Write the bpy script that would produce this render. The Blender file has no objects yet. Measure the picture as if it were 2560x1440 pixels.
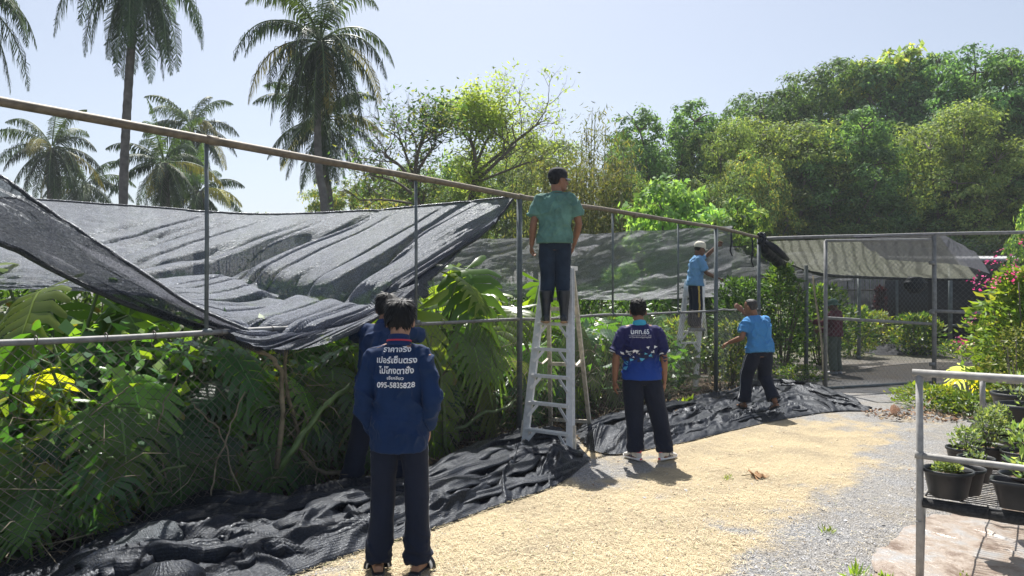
import bpy, bmesh, math, random
import numpy as np
from mathutils import Vector, Matrix, Euler
from mathutils.bvhtree import BVHTree
R = math.radians
PI = math.pi
random.seed(7)
rng = np.random.default_rng(11)
sc = bpy.context.scene
col = sc.collection
F = 1800.0; HZ = 737.0; CX = 1280.0; CZ = 1.72      # camera: focal length in pixels, horizon row, lens height

def at(px, py, d):
    "photo pixel at distance d -> point"
    return np.array([(px-CX)/F*d, d, CZ+(HZ-py)/F*d])
def gnd(px, py, z=0.0):
    d = (CZ-z)*F/(py-HZ)
    return np.array([(px-CX)/F*d, d, z])

# ---------------------------------------------------------------- noise
def _h(ix, iy, iz, seed):
    n = (ix.astype(np.int64)*374761393 + iy.astype(np.int64)*668265263 + iz.astype(np.int64)*2147483647 + seed*1274126177) & 0xffffffff
    n = ((n ^ (n >> 13))*1274126177) & 0xffffffff
    n = n ^ (n >> 16)
    return (n & 0xffff)/32767.5-1.0
def vn(x, y, z=0.0, seed=0):
    x, y, z = np.broadcast_arrays(np.asarray(x, float), np.asarray(y, float), np.asarray(z, float))
    ix, iy, iz = np.floor(x), np.floor(y), np.floor(z)
    fx, fy, fz = x-ix, y-iy, z-iz
    fx, fy, fz = [f*f*f*(f*(f*6-15)+10) for f in (fx, fy, fz)]
    r = 0
    for a in (0, 1):
        for b in (0, 1):
            for c in (0, 1):
                w = (fx if a else 1-fx)*(fy if b else 1-fy)*(fz if c else 1-fz)
                r = r + w*_h(ix+a, iy+b, iz+c, seed)
    return r
def fbm(x, y, z=0.0, seed=0, o=4):
    r = 0; a = 1.0; t = 0
    for k in range(o):
        r = r+a*vn(np.asarray(x)*2**k+k*17.3, np.asarray(y)*2**k+k*9.1, np.asarray(z)*2**k, seed+k); t += a; a *= .5
    return r/t
def ridge(x, y, z=0.0, seed=0):
    return 1-np.abs(fbm(x, y, z, seed, 3))*2.2
def sstep(a, b, x):
    t = np.clip((np.asarray(x, float)-a)/(b-a), 0, 1); return t*t*(3-2*t)

# ---------------------------------------------------------------- meshes
class MB:
    def __init__(s): s.v = []; s.f = []; s.c = []
    def add(s, V, Fs, c=None):
        o = len(s.v)
        s.v.extend([tuple(p) for p in V]); s.f.extend([tuple(i+o for i in f) for f in Fs])
        s.c.extend([c or (1, 1, 1)]*len(V))
        return s
    def box(s, c, size, rot=None, col=None):
        M = rot or Matrix.Identity(3)
        V = []
        for z in (-.5, .5):
            for x, y in ((-.5, -.5), (.5, -.5), (.5, .5), (-.5, .5)):
                V.append(Vector(c)+M @ Vector((x*size[0], y*size[1], z*size[2])))
        return s.add(V, [(3, 2, 1, 0), (4, 5, 6, 7), (0, 1, 5, 4), (1, 2, 6, 5), (2, 3, 7, 6), (3, 0, 4, 7)], col)
    def beam(s, a, b, w, h, up=(0, 0, 1), col=None):
        a = Vector(a); b = Vector(b); y = (b-a); L = y.length; y.normalize()
        x = y.cross(Vector(up))
        if x.length < 1e-4: x = y.cross(Vector((0, 1, 0)))
        x.normalize(); z = x.cross(y)
        M = Matrix((x, y, z)).transposed()
        return s.box((a+b)/2, (w, L, h), M, col)
    def tube(s, pts, rad, n=8, cap=True, col=None, flat=1.0):
        P = [Vector(p) for p in pts]
        if not hasattr(rad, '__len__'): rad = [rad]*len(P)
        ref = None; V = []; Fs = []
        for i, p in enumerate(P):
            t = (P[min(i+1, len(P)-1)]-P[max(i-1, 0)])
            if t.length < 1e-9: t = Vector((0, 0, 1))
            t.normalize()
            if ref is None:
                ref = t.cross(Vector((0, 0, 1)))
                if ref.length < .05: ref = t.cross(Vector((0, 1, 0)))
            else: ref = ref-t*ref.dot(t)
            ref.normalize(); b = t.cross(ref)
            for k in range(n):
                a = 2*PI*k/n
                V.append(p+ref*math.cos(a)*rad[i]+b*math.sin(a)*rad[i]*flat)
        for i in range(len(P)-1):
            for k in range(n):
                k2 = (k+1) % n
                Fs.append((i*n+k, i*n+k2, (i+1)*n+k2, (i+1)*n+k))
        if cap:
            Fs.append(tuple(range(n))[::-1]); Fs.append(tuple((len(P)-1)*n+k for k in range(n)))
        return s.add(V, Fs, col)
    def loft(s, rows, n=20, col=None):
        "rows of (centre, x axis vector, y axis vector): stacked ellipses, closed"
        V = []; Fs = []
        for c, ax, ay in rows:
            c = Vector(c); ax = Vector(ax); ay = Vector(ay)
            for k in range(n):
                a = 2*PI*k/n
                V.append(c+ax*math.cos(a)+ay*math.sin(a))
        m = len(rows)
        for i in range(m-1):
            for k in range(n):
                k2 = (k+1) % n
                Fs.append((i*n+k, i*n+k2, (i+1)*n+k2, (i+1)*n+k))
        Fs.append(tuple(range(n))[::-1]); Fs.append(tuple((m-1)*n+k for k in range(n)))
        return s.add(V, Fs, col)
    def ball(s, c, r, n=12, M=None, col=None):
        rows = []
        if not hasattr(r, '__len__'): r = (r, r, r)
        M = M or Matrix.Identity(3)
        for i in range(n+1):
            a = PI*i/n; q = max(math.sin(a), .04)
            rows.append((Vector(c)+M @ Vector((0, 0, -math.cos(a)*r[2])), M @ Vector((r[0]*q, 0, 0)), M @ Vector((0, r[1]*q, 0))))
        return s.loft(rows, n, col)
    def lathe(s, prof, c=(0, 0, 0), n=28, col=None):
        V = []; Fs = []
        for r, z in prof:
            for k in range(n):
                a = 2*PI*k/n; V.append((c[0]+r*math.cos(a), c[1]+r*math.sin(a), c[2]+z))
        for i in range(len(prof)-1):
            for k in range(n):
                k2 = (k+1) % n
                Fs.append((i*n+k, i*n+k2, (i+1)*n+k2, (i+1)*n+k))
        return s.add(V, Fs, col)
    def mesh(s, name, smooth=True, colors=False):
        me = bpy.data.meshes.new(name)
        me.from_pydata(s.v, [], s.f)
        if colors: setcol(me, np.array(s.c))
        if smooth: me.shade_smooth()
        me.update()
        return me
    def build(s, name, mat, parent=None, smooth=True, colors=False):
        return link(name, s.mesh(name, smooth, colors), mat, parent)

def setcol(me, C):
    a = me.color_attributes.new('Col', 'FLOAT_COLOR', 'POINT')
    C = np.concatenate([C, np.ones((len(C), 1))], 1).astype(np.float32)
    a.data.foreach_set('color', C.ravel())
def link(name, me, mat=None, parent=None):
    o = bpy.data.objects.new(name, me); col.objects.link(o)
    if mat is not None and me is not None:
        me.materials.clear(); me.materials.append(mat)
    if parent: o.parent = parent
    return o
def arrmesh(name, V, Fq, C=None, smooth=False):
    "V (n,3), Fq (m,k) numpy -> mesh"
    me = bpy.data.meshes.new(name); V = np.asarray(V, np.float32); Fq = np.asarray(Fq, np.int32)
    k = Fq.shape[1]
    me.vertices.add(len(V)); me.vertices.foreach_set('co', V.ravel())
    me.loops.add(Fq.size); me.loops.foreach_set('vertex_index', Fq.ravel())
    me.polygons.add(len(Fq)); me.polygons.foreach_set('loop_start', np.arange(0, Fq.size, k, dtype=np.int32))
    me.polygons.foreach_set('loop_total', np.full(len(Fq), k, np.int32))
    if smooth: me.polygons.foreach_set('use_smooth', np.ones(len(Fq), bool))
    me.update(calc_edges=True)
    if C is not None: setcol(me, np.asarray(C))
    return me
def joinarr(lst):
    "list of (V,F,C) -> one"
    Vs = []; Fs = []; Cs = []; o = 0
    for V, Fq, C in lst:
        Vs.append(V); Fs.append(np.asarray(Fq)+o); Cs.append(C); o += len(V)
    return np.concatenate(Vs), np.concatenate(Fs), np.concatenate(Cs)

def tag(o, label=None, cat=None, group=None, kind=None):
    if label: o['label'] = label
    if cat: o['category'] = cat
    if group: o['group'] = group
    if kind: o['kind'] = kind
    return o
def empty(name, loc, label, cat, group=None, rz=0):
    o = bpy.data.objects.new(name, None); col.objects.link(o)
    o.location = [float(q) for q in loc]; o.rotation_euler = (0, 0, rz); o.empty_display_size = .1
    return tag(o, label, cat, group)
def dup(root, loc, rz=0, s=1.0, label=None, name=None):
    r = root.copy(); col.objects.link(r); r.location = [float(q) for q in loc]; r.rotation_euler = (0, 0, rz)
    r.scale = (s, s, s) if not hasattr(s, '__len__') else s
    if label: r['label'] = label
    for ch in list(root.children):
        c = ch.copy(); col.objects.link(c); c.parent = r
        for g in list(ch.children):
            d = g.copy(); col.objects.link(d); d.parent = c
    return r

# ---------------------------------------------------------------- materials
class NT:
    def __init__(s, name):
        s.m = bpy.data.materials.new(name); s.m.use_nodes = True
        s.n = s.m.node_tree.nodes; s.l = s.m.node_tree.links
        s.p = s.n['Principled BSDF']; s.out = s.n['Material Output']
    def new(s, t, **k):
        n = s.n.new(t)
        for a, b in k.items():
            if a.startswith('_'): n.inputs[a[1:].replace('_', ' ')].default_value = b
            else: setattr(n, a, b)
        return n
    def lk(s, a, b): s.l.new(a, b)
    def obj(s):
        if not hasattr(s, 'tc'): s.tc = s.new('ShaderNodeTexCoord')
        return s.tc.outputs['Object']
    def noise(s, scale, detail=4, rough=.55, vec=None, dist=0):
        n = s.new('ShaderNodeTexNoise'); n.inputs['Scale'].default_value = scale; n.inputs['Detail'].default_value = detail
        n.inputs['Roughness'].default_value = rough; n.inputs['Distortion'].default_value = dist
        s.lk(vec or s.obj(), n.inputs['Vector']); return n.outputs['Fac']
    def ramp(s, f, stops):
        r = s.new('ShaderNodeValToRGB'); e = r.color_ramp.elements
        while len(e) < len(stops): e.new(.5)
        for i, (p, c) in enumerate(stops):
            e[i].position = p; e[i].color = (*c, 1) if len(c) == 3 else c
        s.lk(f, r.inputs[0]); return r.outputs[0]
    def mix(s, f, a, b, mode='MIX'):
        m = s.new('ShaderNodeMix', data_type='RGBA', blend_type=mode)
        for i, v in ((0, f), (6, a), (7, b)):
            if hasattr(v, 'is_linked'): s.lk(v, m.inputs[i])
            elif i == 0: m.inputs[0].default_value = v
            else: m.inputs[i].default_value = (*v, 1) if len(v) == 3 else v
        return m.outputs[2]
    def math(s, op, a, b=0.0):
        m = s.new('ShaderNodeMath', operation=op)
        for i, v in enumerate((a, b)):
            if hasattr(v, 'is_linked'): s.lk(v, m.inputs[i])
            else: m.inputs[i].default_value = v
        return m.outputs[0]
    def bump(s, h, strength=.3, dist=.01):
        b = s.new('ShaderNodeBump'); b.inputs['Strength'].default_value = strength; b.inputs['Distance'].default_value = dist
        s.lk(h, b.inputs['Height']); s.lk(b.outputs[0], s.p.inputs['Normal']); return b
    def base(s, c):
        if hasattr(c, 'is_linked'): s.lk(c, s.p.inputs['Base Color'])
        else: s.p.inputs['Base Color'].default_value = (*c, 1)
    def set(s, **k):
        for a, b in k.items(): s.p.inputs[a.replace('_', ' ')].default_value = b

def mat_simple(name, c, rough=.6, metal=0, var=.25, scale=20, bump=0, bscale=80, spec=.5):
    t = NT(name)
    dark = tuple(q*(1-var) for q in c); lite = tuple(min(1, q*(1+var)) for q in c)
    t.base(t.ramp(t.noise(scale), [(.3, dark), (.7, lite)]))
    t.set(Roughness=rough, Metallic=metal); t.p.inputs['Specular IOR Level'].default_value = spec
    if bump: t.bump(t.noise(bscale, 3), bump, .004)
    return t.m
def mat_leaf(name, rough=.42, trans=.38, tint=(1.5, 1.35, .55), spec=.4, bumps=0, sat=1.0):
    t = NT(name)
    a = t.new('ShaderNodeVertexColor', layer_name='Col')
    oi = t.new('ShaderNodeObjectInfo')
    hs = t.new('ShaderNodeHueSaturation')
    t.lk(t.math('ADD', t.math('MULTIPLY', oi.outputs['Random'], .02), .492), hs.inputs['Hue'])
    t.lk(t.math('ADD', t.math('MULTIPLY', oi.outputs['Random'], .4), .8), hs.inputs['Value'])
    hs.inputs['Saturation'].default_value = sat
    t.lk(a.outputs[0], hs.inputs['Color'])
    t.base(hs.outputs[0]); t.set(Roughness=rough); t.p.inputs['Specular IOR Level'].default_value = spec
    tr = t.new('ShaderNodeBsdfTranslucent')
    t.lk(t.mix(1.0, hs.outputs[0], tint, 'MULTIPLY'), tr.inputs[0])
    mx = t.new('ShaderNodeMixShader'); mx.inputs[0].default_value = trans
    t.lk(t.p.outputs[0], mx.inputs[1]); t.lk(tr.outputs[0], mx.inputs[2]); t.lk(mx.outputs[0], t.out.inputs[0])
    if bumps: t.bump(t.noise(40), bumps, .01)
    return t.m
def mat_net(name, base=(.020, .026, .045), open_=.07, rough=.42, spec=.9, trans=.0, tcol=(.5, .5, .35), rib=60, glint=1.0, ribw=.22, metal=.1, bmp=.8, lines=0):
    "knitted plastic shade cloth: dark tape yarn, open weave, ribs along the UV"
    t = NT(name)
    uv = t.new('ShaderNodeUVMap').outputs[0]
    w = t.new('ShaderNodeTexWave', wave_type='BANDS', bands_direction='Y'); w.inputs['Scale'].default_value = rib/6.28*2; w.inputs['Distortion'].default_value = .3
    t.lk(uv, w.inputs['Vector'])
    n1 = t.noise(70, 3, .75); n2 = t.noise(7, 5, .6)
    h = t.math('ADD', t.math('MULTIPLY', n1, glint), t.math('MULTIPLY', w.outputs['Fac'], ribw))
    t.bump(h, bmp, .016)
    c0 = t.ramp(n2, [(.3, tuple(q*.7 for q in base)), (.75, tuple(q*1.4 for q in base))])
    yarn = t.ramp(t.noise(85, 2, .8), [(.40, (.25, .25, .25)), (.62, (1, 1, 1)), (.74, (3.4*glint, 3.4*glint, 3.4*glint))])
    t.base(t.mix(1.0, c0, yarn, 'MULTIPLY'))
    rr_ = t.ramp(t.noise(60, 2, .7), [(.38, (rough*1.35,)*3), (.66, (rough*.62,)*3)]); t.lk(rr_, t.p.inputs['Roughness'])
    t.set(); t.p.inputs['Specular IOR Level'].default_value = spec; t.p.inputs['Specular Tint'].default_value = (.82, .90, 1.0, 1)
    sh = t.p.outputs[0]
    if trans:
        if lines:
            w2 = t.new('ShaderNodeTexWave', wave_type='BANDS', bands_direction='X'); w2.inputs['Scale'].default_value = lines; w2.inputs['Distortion'].default_value = 5; t.lk(uv, w2.inputs['Vector']); tcol = t.mix(1.0, tcol, t.ramp(w2.outputs['Fac'], [(.05, (.55, .55, .55)), (.4, (1, 1, 1))]), 'MULTIPLY')
        tr = t.new('ShaderNodeBsdfTranslucent'); t.lk(t.mix(1.0, tcol, t.ramp(t.noise(95, 2, .85), [(.36, (.25, .25, .25)), (.55, (.9, .9, .9)), (.70, (2.2, 2.2, 2.2))]), 'MULTIPLY'), tr.inputs[0])
        mx = t.new('ShaderNodeMixShader'); mx.inputs[0].default_value = trans
        t.lk(sh, mx.inputs[1]); t.lk(tr.outputs[0], mx.inputs[2]); sh = mx.outputs[0]
    if open_:
        tp = t.new('ShaderNodeBsdfTransparent'); mx = t.new('ShaderNodeMixShader')
        k = t.math('ADD', t.math('MULTIPLY', t.math('SUBTRACT', t.noise(90, 1, .5), .5), .5), open_)
        t.lk(t.math('MAXIMUM', k, 0.0), mx.inputs[0])
        t.lk(sh, mx.inputs[1]); t.lk(tp.outputs[0], mx.inputs[2]); sh = mx.outputs[0]
    t.lk(sh, t.out.inputs[0])
    return t.m

M = {}
M['leaf'] = mat_leaf('monstera_leaf', .30, .50, (1.6, 1.6, .4), .55)
M['tree_leaf'] = mat_leaf('tree_leaf', .6, .45, (1.55, 1.5, .6), .15, sat=.86)
M['palm_leaf'] = mat_leaf('palm_leaf', .55, .25, (1.5, 1.5, .5), .4)
M['bush_leaf'] = mat_leaf('bush_leaf', .45, .45, (1.6, 1.45, .5), .4)
M['petal'] = mat_leaf('petal', .6, .4, (1.3, .8, 1.0), .2)
M['net'] = mat_net('shade_net_black', base=(.10, .115, .16), rough=.54, trans=.20, tcol=(.60, .65, .80), spec=1.0, metal=.30, bmp=.9, open_=.10)
M['net_thin'] = mat_net('shade_net_thin', open_=.20, trans=.2, tcol=(.28, .29, .34))
M['net_veil'] = mat_net('shade_net_veil', open_=.58, spec=.5)
M['net_grey'] = mat_net('shade_net_grey', base=(.085, .088, .10), open_=.27, rough=.5, spec=1.0, trans=.55, tcol=(.52, .53, .58), glint=1.3)
M['net_pale'] = mat_net('shade_net_pale', base=(.06, .063, .05), open_=.30, trans=.38, tcol=(.31, .32, .26), rib=26, lines=.75)
M['net_pile'] = mat_net('shade_net_pile', base=(.009, .012, .021), open_=0, rough=.46, spec=.30, rib=26, glint=.9, ribw=.16, metal=.0, bmp=.45)
M['bark'] = mat_simple('bark', (.13, .11, .09), .9, 0, .4, 9, .6, 30)
M['palm_bark'] = mat_simple('palm_bark', (.17, .16, .15), .9, 0, .35, 5, .5, 40)
M['stem'] = mat_simple('green_stem', (.10, .16, .05), .5, 0, .4, 8)
M['vine'] = mat_simple('dry_vine', (.20, .17, .11), .85, 0, .5, 10, .4, 60)
M['bamboo'] = mat_simple('bamboo_culm', (.22, .22, .08), .55, 0, .35, 4)
M['pipe_brown'] = mat_simple('weathered_pipe', (.155, .125, .085), .6, .05, .35, 14, .25, 90)
M['galv_light'] = mat_simple('bright_galvanised_pipe', (.33, .32, .30), .6, .08, .25, 16, .2, 90)
M['galv'] = mat_simple('galvanised_pipe', (.19, .19, .185), .6, .08, .25, 16, .2, 90)
M['galv_dark'] = mat_simple('dull_steel_post', (.11, .13, .135), .6, .08, .3, 10, .2, 80)
M['wire'] = mat_simple('rusty_wire', (.15, .13, .115), .6, .3, .35, 9)
M['alu'] = mat_simple('ladder_aluminium', (.76, .75, .72), .5, .06, .12, 18, .1, 90)
M['wood'] = mat_simple('grey_timber', (.62, .56, .46), .8, 0, .3, 16, .3, 50)
M['pot'] = mat_simple('black_plastic_pot', (.022, .023, .025), .42, 0, .4, 12, .1, 60)
M['soil'] = mat_simple('potting_soil', (.11, .07, .045), .95, 0, .6, 60, 1.0, 120)
M['black_bar'] = mat_simple('black_coated_steel', (.02, .021, .024), .5, 0, .4, 30)
M['foam'] = mat_simple('frayed_foam', (.03, .03, .03), .9, 0, .5, 60, 1.0, 90)
M['skin'] = mat_simple('skin_brown', (.25, .125, .075), .55, 0, .12, 14, .15, 200, .35)
M['skin_lite'] = mat_simple('skin_tan', (.36, .20, .13), .55, 0, .1, 14, .15, 200, .35)
M['skin_dark'] = mat_simple('skin_deep', (.13, .07, .045), .55, 0, .12, 14, .15, 200, .35)
M['hair'] = mat_simple('black_hair', (.006, .006, .007), .5, 0, .4, 60, .3, 300, .25)
M['hair_grey'] = mat_simple('cropped_hair', (.03, .028, .026), .6, 0, .4, 90, .5, 300)
def cloth_mat(name, c, rough=.8, var=.12, bump=.12):
    t = NT(name)
    t.base(t.ramp(t.noise(5, 6, .6), [(.35, tuple(q*(1-var) for q in c)), (.65, tuple(q*(1+var) for q in c))]))
    t.set(Roughness=rough); t.p.inputs['Sheen Weight'].default_value = .05; t.p.inputs['Specular IOR Level'].default_value = .2
    t.bump(t.math('ADD', t.noise(22, 4, .6), t.math('MULTIPLY', t.noise(600, 1), .2)), bump*2.2, .02)
    return t.m
M['navy'] = cloth_mat('navy_cotton', (.0065, .026, .084))
M['navy2'] = cloth_mat('dark_navy_cotton', (.010, .030, .11))
M['track'] = cloth_mat('black_track_cloth', (.010, .015, .032))
M['denim'] = cloth_mat('dark_denim', (.017, .03, .052), .85, .3)
M['green_tee'] = cloth_mat('faded_green_cotton', (.10, .205, .17), .85, .34)
M['sky_tee'] = cloth_mat('sky_blue_cotton', (.062, .235, .50), .85, .1)
M['pale_tee'] = cloth_mat('pale_blue_cotton', (.14, .30, .50), .85, .1)
M['maroon'] = cloth_mat('maroon_cotton', (.09, .025, .035))
M['olive'] = cloth_mat('grey_green_cotton', (.08, .10, .08))
M['cap_black'] = cloth_mat('black_cap_cloth', (.015, .016, .02))
M['cap_white'] = cloth_mat('cream_cap_cloth', (.6, .57, .47))
M['hat_green'] = cloth_mat('green_hat_cloth', (.06, .12, .10))
M['white'] = mat_simple('white_print', (.8, .8, .8), .7, 0, .05)
M['white_trim'] = mat_simple('white_trim', (.75, .76, .78), .8, 0, .05)
M['cyan'] = mat_simple('turquoise_cloth', (.05, .38, .55), .8, 0, .1)
M['azure'] = mat_simple('azure_print', (.10, .42, .68), .8, 0, .08)
M['ink'] = mat_simple('dark_print', (.012, .018, .06), .8, 0, .1)
M['red_trim'] = mat_simple('red_piping', (.5, .03, .06), .7, 0, .1)
M['coral'] = mat_simple('coral_trim', (.75, .12, .13), .6, 0, .1)
M['shoe'] = mat_simple('pale_grey_shoe', (.62, .60, .56), .7, 0, .12, 30)
M['rubber'] = mat_simple('black_rubber', (.012, .017, .024), .35, 0, .3, 10)
M['tan_sole'] = mat_simple('tan_sole', (.36, .22, .11), .75, 0, .2, 20)
M['grey_shoe'] = mat_simple('grey_shoe_rubber', (.25, .26, .28), .6, 0, .15)
M['yellow'] = mat_simple('yellow_stripe', (.6, .43, .10), .8, 0, .1)
M['eye'] = mat_simple('eye', (.05, .04, .035), .2, 0, .1)
# ================================================================ camera, light, sky
cam = bpy.data.cameras.new('camera'); co = bpy.data.objects.new('camera', cam); col.objects.link(co)
co.location = (0, 0, CZ); co.rotation_euler = (R(90), 0, 0)
cam.sensor_width = 36; cam.lens = 36*F/2560; cam.shift_y = (HZ-720)/2560
cam.clip_end = 800; cam.clip_start = .05
sc.camera = co
SUN_EL = 60.0; SUN_AZ = -6.0           # ahead of the lens, a little to the left
w = bpy.data.worlds.new('World'); sc.world = w; w.use_nodes = True
nt = w.node_tree
sky = nt.nodes.new('ShaderNodeTexSky'); sky.sky_type = 'NISHITA'; sky.sun_disc = False
sky.sun_elevation = R(SUN_EL); sky.sun_rotation = R(SUN_AZ)
sky.air_density = 1.0; sky.dust_density = 2.0; sky.ozone_density = 2.0; sky.altitude = 0
bg = nt.nodes['Background']; bg.inputs[1].default_value = .078
hs = nt.nodes.new('ShaderNodeHueSaturation'); hs.inputs['Saturation'].default_value = .70; nt.links.new(sky.outputs[0], hs.inputs['Color']); nt.links.new(hs.outputs[0], bg.inputs[0])
sl = bpy.data.lights.new('sun', 'SUN'); so = bpy.data.objects.new('sun', sl); col.objects.link(so)
sl.energy = 4.9; sl.angle = R(.5); sl.color = (1, .965, .91)
sd = Vector((math.sin(R(SUN_AZ))*math.cos(R(SUN_EL)), math.cos(R(SUN_AZ))*math.cos(R(SUN_EL)), math.sin(R(SUN_EL))))
so.rotation_euler = sd.to_track_quat('Z', 'Y').to_euler(); so.location = (0, 10, 30)
sc.view_settings.view_transform = 'Standard'; sc.view_settings.look = 'None'; sc.view_settings.exposure = .88
sc.view_settings.gamma = 1
sc.cycles.max_bounces = 6; sc.cycles.transparent_max_bounces = 16; sc.cycles.diffuse_bounces = 3
sc.cycles.use_adaptive_sampling = True

# ================================================================ fence line
U = np.array([.603, .798, 0]); NB = np.array([-.798, .603, 0]); F0 = np.array([.095, 8.53, 0])
FA = F0-U*9.5; FP = at(1790, HZ, 12.65)*[1, 1, 0]; FC = at(1897, HZ, 14.5)*[1, 1, 0]; FR = at(2335, HZ, 13.9)*[1, 1, 0]; FE = at(2900, HZ, 13.0)*[1, 1, 0]
def fl(s, z=0, b=0):
    "point on the front fence: s metres past the thick post, b metres behind the mesh"
    L1 = float(np.linalg.norm(FP-F0))
    if s <= 0: p = F0+U*s
    elif s <= L1: p = F0+(FP-F0)*s/L1
    else: p = FP+(FC-FP)/np.linalg.norm(FC-FP)*(s-L1)
    p = p+NB*b; return np.array([p[0], p[1], z])
def behind(x, y):
    "signed distance behind the front fence line"
    return (x-F0[0])*NB[0]+(y-F0[1])*NB[1]

# ================================================================ ground
def axis(lo, hi, step, far):
    a = list(np.arange(lo, hi+1e-6, step)); g = step; b = []; x = hi
    while x < far: g *= 1.35; x += g; b.append(x)
    g = step; c = []; x = lo
    while x > -far: g *= 1.35; x -= g; c.append(x)
    return np.array(c[::-1]+a+b)
gx = axis(-5, 9, .06, 260); gy = axis(2.5, 17, .06, 320)
GX, GY = np.meshgrid(gx, gy)
H = .012*fbm(GX*1.3, GY*1.3, 0, 3)+.004*fbm(GX*7, GY*7, 0, 5)
H -= .002
V = np.stack([GX, GY, H], -1).reshape(-1, 3)
nx, ny = len(gx), len(gy)
ii = np.arange(nx*ny).reshape(ny, nx)
Fq = np.stack([ii[:-1, :-1], ii[:-1, 1:], ii[1:, 1:], ii[1:, :-1]], -1).reshape(-1, 4)
def straw_mask(X, Y):
    Yc = np.maximum(Y, 1.5)
    px = CX+F*X/Yc; py = HZ+F*CZ/Yc
    m = np.zeros_like(X)
    for bx, by, rx, ry, v in ((1560, 1300, 520, 190, 1.15), (1150, 1420, 420, 130, 1.1), (1850, 1130, 330, 70, .95), (1750, 1200, 350, 120, .5),
                              (1650, 1420, 300, 90, .9), (2050, 1130, 220, 90, .55), (2130, 1440, 300, 110, -1.0), (2010, 1330, 170, 50, -.3), (2230, 1260, 220, 80, -.4),
                              (1480, 1190, 90, 40, -.9), (1620, 1160, 110, 26, -.6), (900, 1300, 200, 60, .5), (2250, 1090, 230, 50, .1)):
        m = m+v*np.exp(-((px-bx)/rx)**2-((py-by)/ry)**2)
    m = m*.62+.30*fbm(X*.8, Y*.8, 0, 21)+.40*fbm(X*2.6, Y*2.6, 0, 22)+.30*fbm(X*8, Y*8, 0, 23)
    return np.clip(.05+.95*sstep(.02, .95, m), 0, 1)
bh = behind(GX, GY)
soil = sstep(-.45, .1, bh+.25*fbm(GX*2, GY*2, 0, 9))*(1-sstep(4.9, 6.2, GX+.5*fbm(GX, GY, 0, 4)))
gate_shade = sstep(14.2, 15.2, GY+.15*(GX-5)+.3*fbm(GX*1.5, GY*1.5, 0, 8))*sstep(4.5, 5.5, GX)  # canopy shade on the ground inside the gate, painted into the colour mask
C = np.stack([straw_mask(GX, GY)*(1-soil)*(1-sstep(9.5, 12, GY)), np.maximum(soil, .55*gate_shade), sstep(17, 24, GY)], -1).reshape(-1, 3)
t = NT('gravel_and_straw_ground')
vc = t.new('ShaderNodeVertexColor', layer_name='Col'); sep = t.new('ShaderNodeSeparateColor'); t.lk(vc.outputs[0], sep.inputs[0])
vo = t.new('ShaderNodeTexVoronoi'); vo.inputs['Scale'].default_value = 85; t.lk(t.obj(), vo.inputs['Vector'])
grav = t.ramp(vo.outputs['Color'], [(.1, (.18, .18, .185)), (.5, (.29, .29, .29)), (.9, (.44, .435, .43))])
grav = t.mix(t.ramp(t.noise(2.2, 5), [(.4, (0, 0, 0)), (.7, (.6, .6, .6))]), grav, (.30, .26, .20))
mp = t.new('ShaderNodeMapping'); mp.inputs['Scale'].default_value = (1, 1, 1); t.lk(t.obj(), mp.inputs[0])
fine = t.noise(140, 4, .75, dist=1.5)
straw = t.ramp(fine, [(.28, (.34, .265, .16)), (.5, (.56, .455, .285)), (.75, (.72, .61, .42))])
c_ = 0
straw = t.mix(t.ramp(t.noise(1.6, 6, .65), [(.40, (0, 0, 0)), (.72, (.75, .75, .75))]), straw, (.27, .225, .17))
dirt_shade = t.ramp(t.noise(30, 6, .7), [(.3, (.03, .023, .016)), (.6, (.085, .062, .042)), (.8, (.16, .12, .075))])
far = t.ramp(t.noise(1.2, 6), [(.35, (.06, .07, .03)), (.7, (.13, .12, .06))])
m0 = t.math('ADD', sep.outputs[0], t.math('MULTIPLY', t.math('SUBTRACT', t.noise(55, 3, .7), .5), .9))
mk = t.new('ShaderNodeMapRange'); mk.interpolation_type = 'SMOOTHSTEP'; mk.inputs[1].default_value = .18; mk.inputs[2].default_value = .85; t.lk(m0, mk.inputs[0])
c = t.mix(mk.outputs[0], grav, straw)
c = t.mix(sep.outputs[1], c, dirt_shade); c = t.mix(sep.outputs[2], c, far)  # the bed's soil tone also paints the shade inside the gate
t.base(c); t.set(Roughness=.92); t.p.inputs['Specular IOR Level'].default_value = .2
hh = t.math('ADD', t.math('MULTIPLY', vo.outputs['Distance'], 1.2), t.noise(60, 4, .7))
t.bump(hh, .8, .02)
M['ground'] = t.m
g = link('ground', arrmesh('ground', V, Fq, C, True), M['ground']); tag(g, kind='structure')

V_ = [(-300, -20, -1), (300, -20, -1), (300, 330, -1), (-300, 330, -1), (-300, -20, 24), (300, -20, 24), (300, 330, 24), (-300, 330, 24)]
hz = MB(); hz.add(V_, [(3, 2, 1, 0), (4, 5, 6, 7), (0, 1, 5, 4), (1, 2, 6, 5), (2, 3, 7, 6), (3, 0, 4, 7)]); ho_ = hz.build('haze', None, None, False); tag(ho_, kind='stuff')
hm_ = bpy.data.materials.new('haze'); hm_.use_nodes = True; hn = hm_.node_tree; hn.nodes.remove(hn.nodes['Principled BSDF']); pv = hn.nodes.new('ShaderNodeVolumePrincipled')
pv.inputs['Color'].default_value = (.86, .92, 1, 1); pv.inputs['Density'].default_value = .0009; pv.inputs['Anisotropy'].default_value = .2; hn.links.new(pv.outputs[0], hn.nodes['Material Output'].inputs['Volume']); ho_.data.materials.append(hm_)
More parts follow.
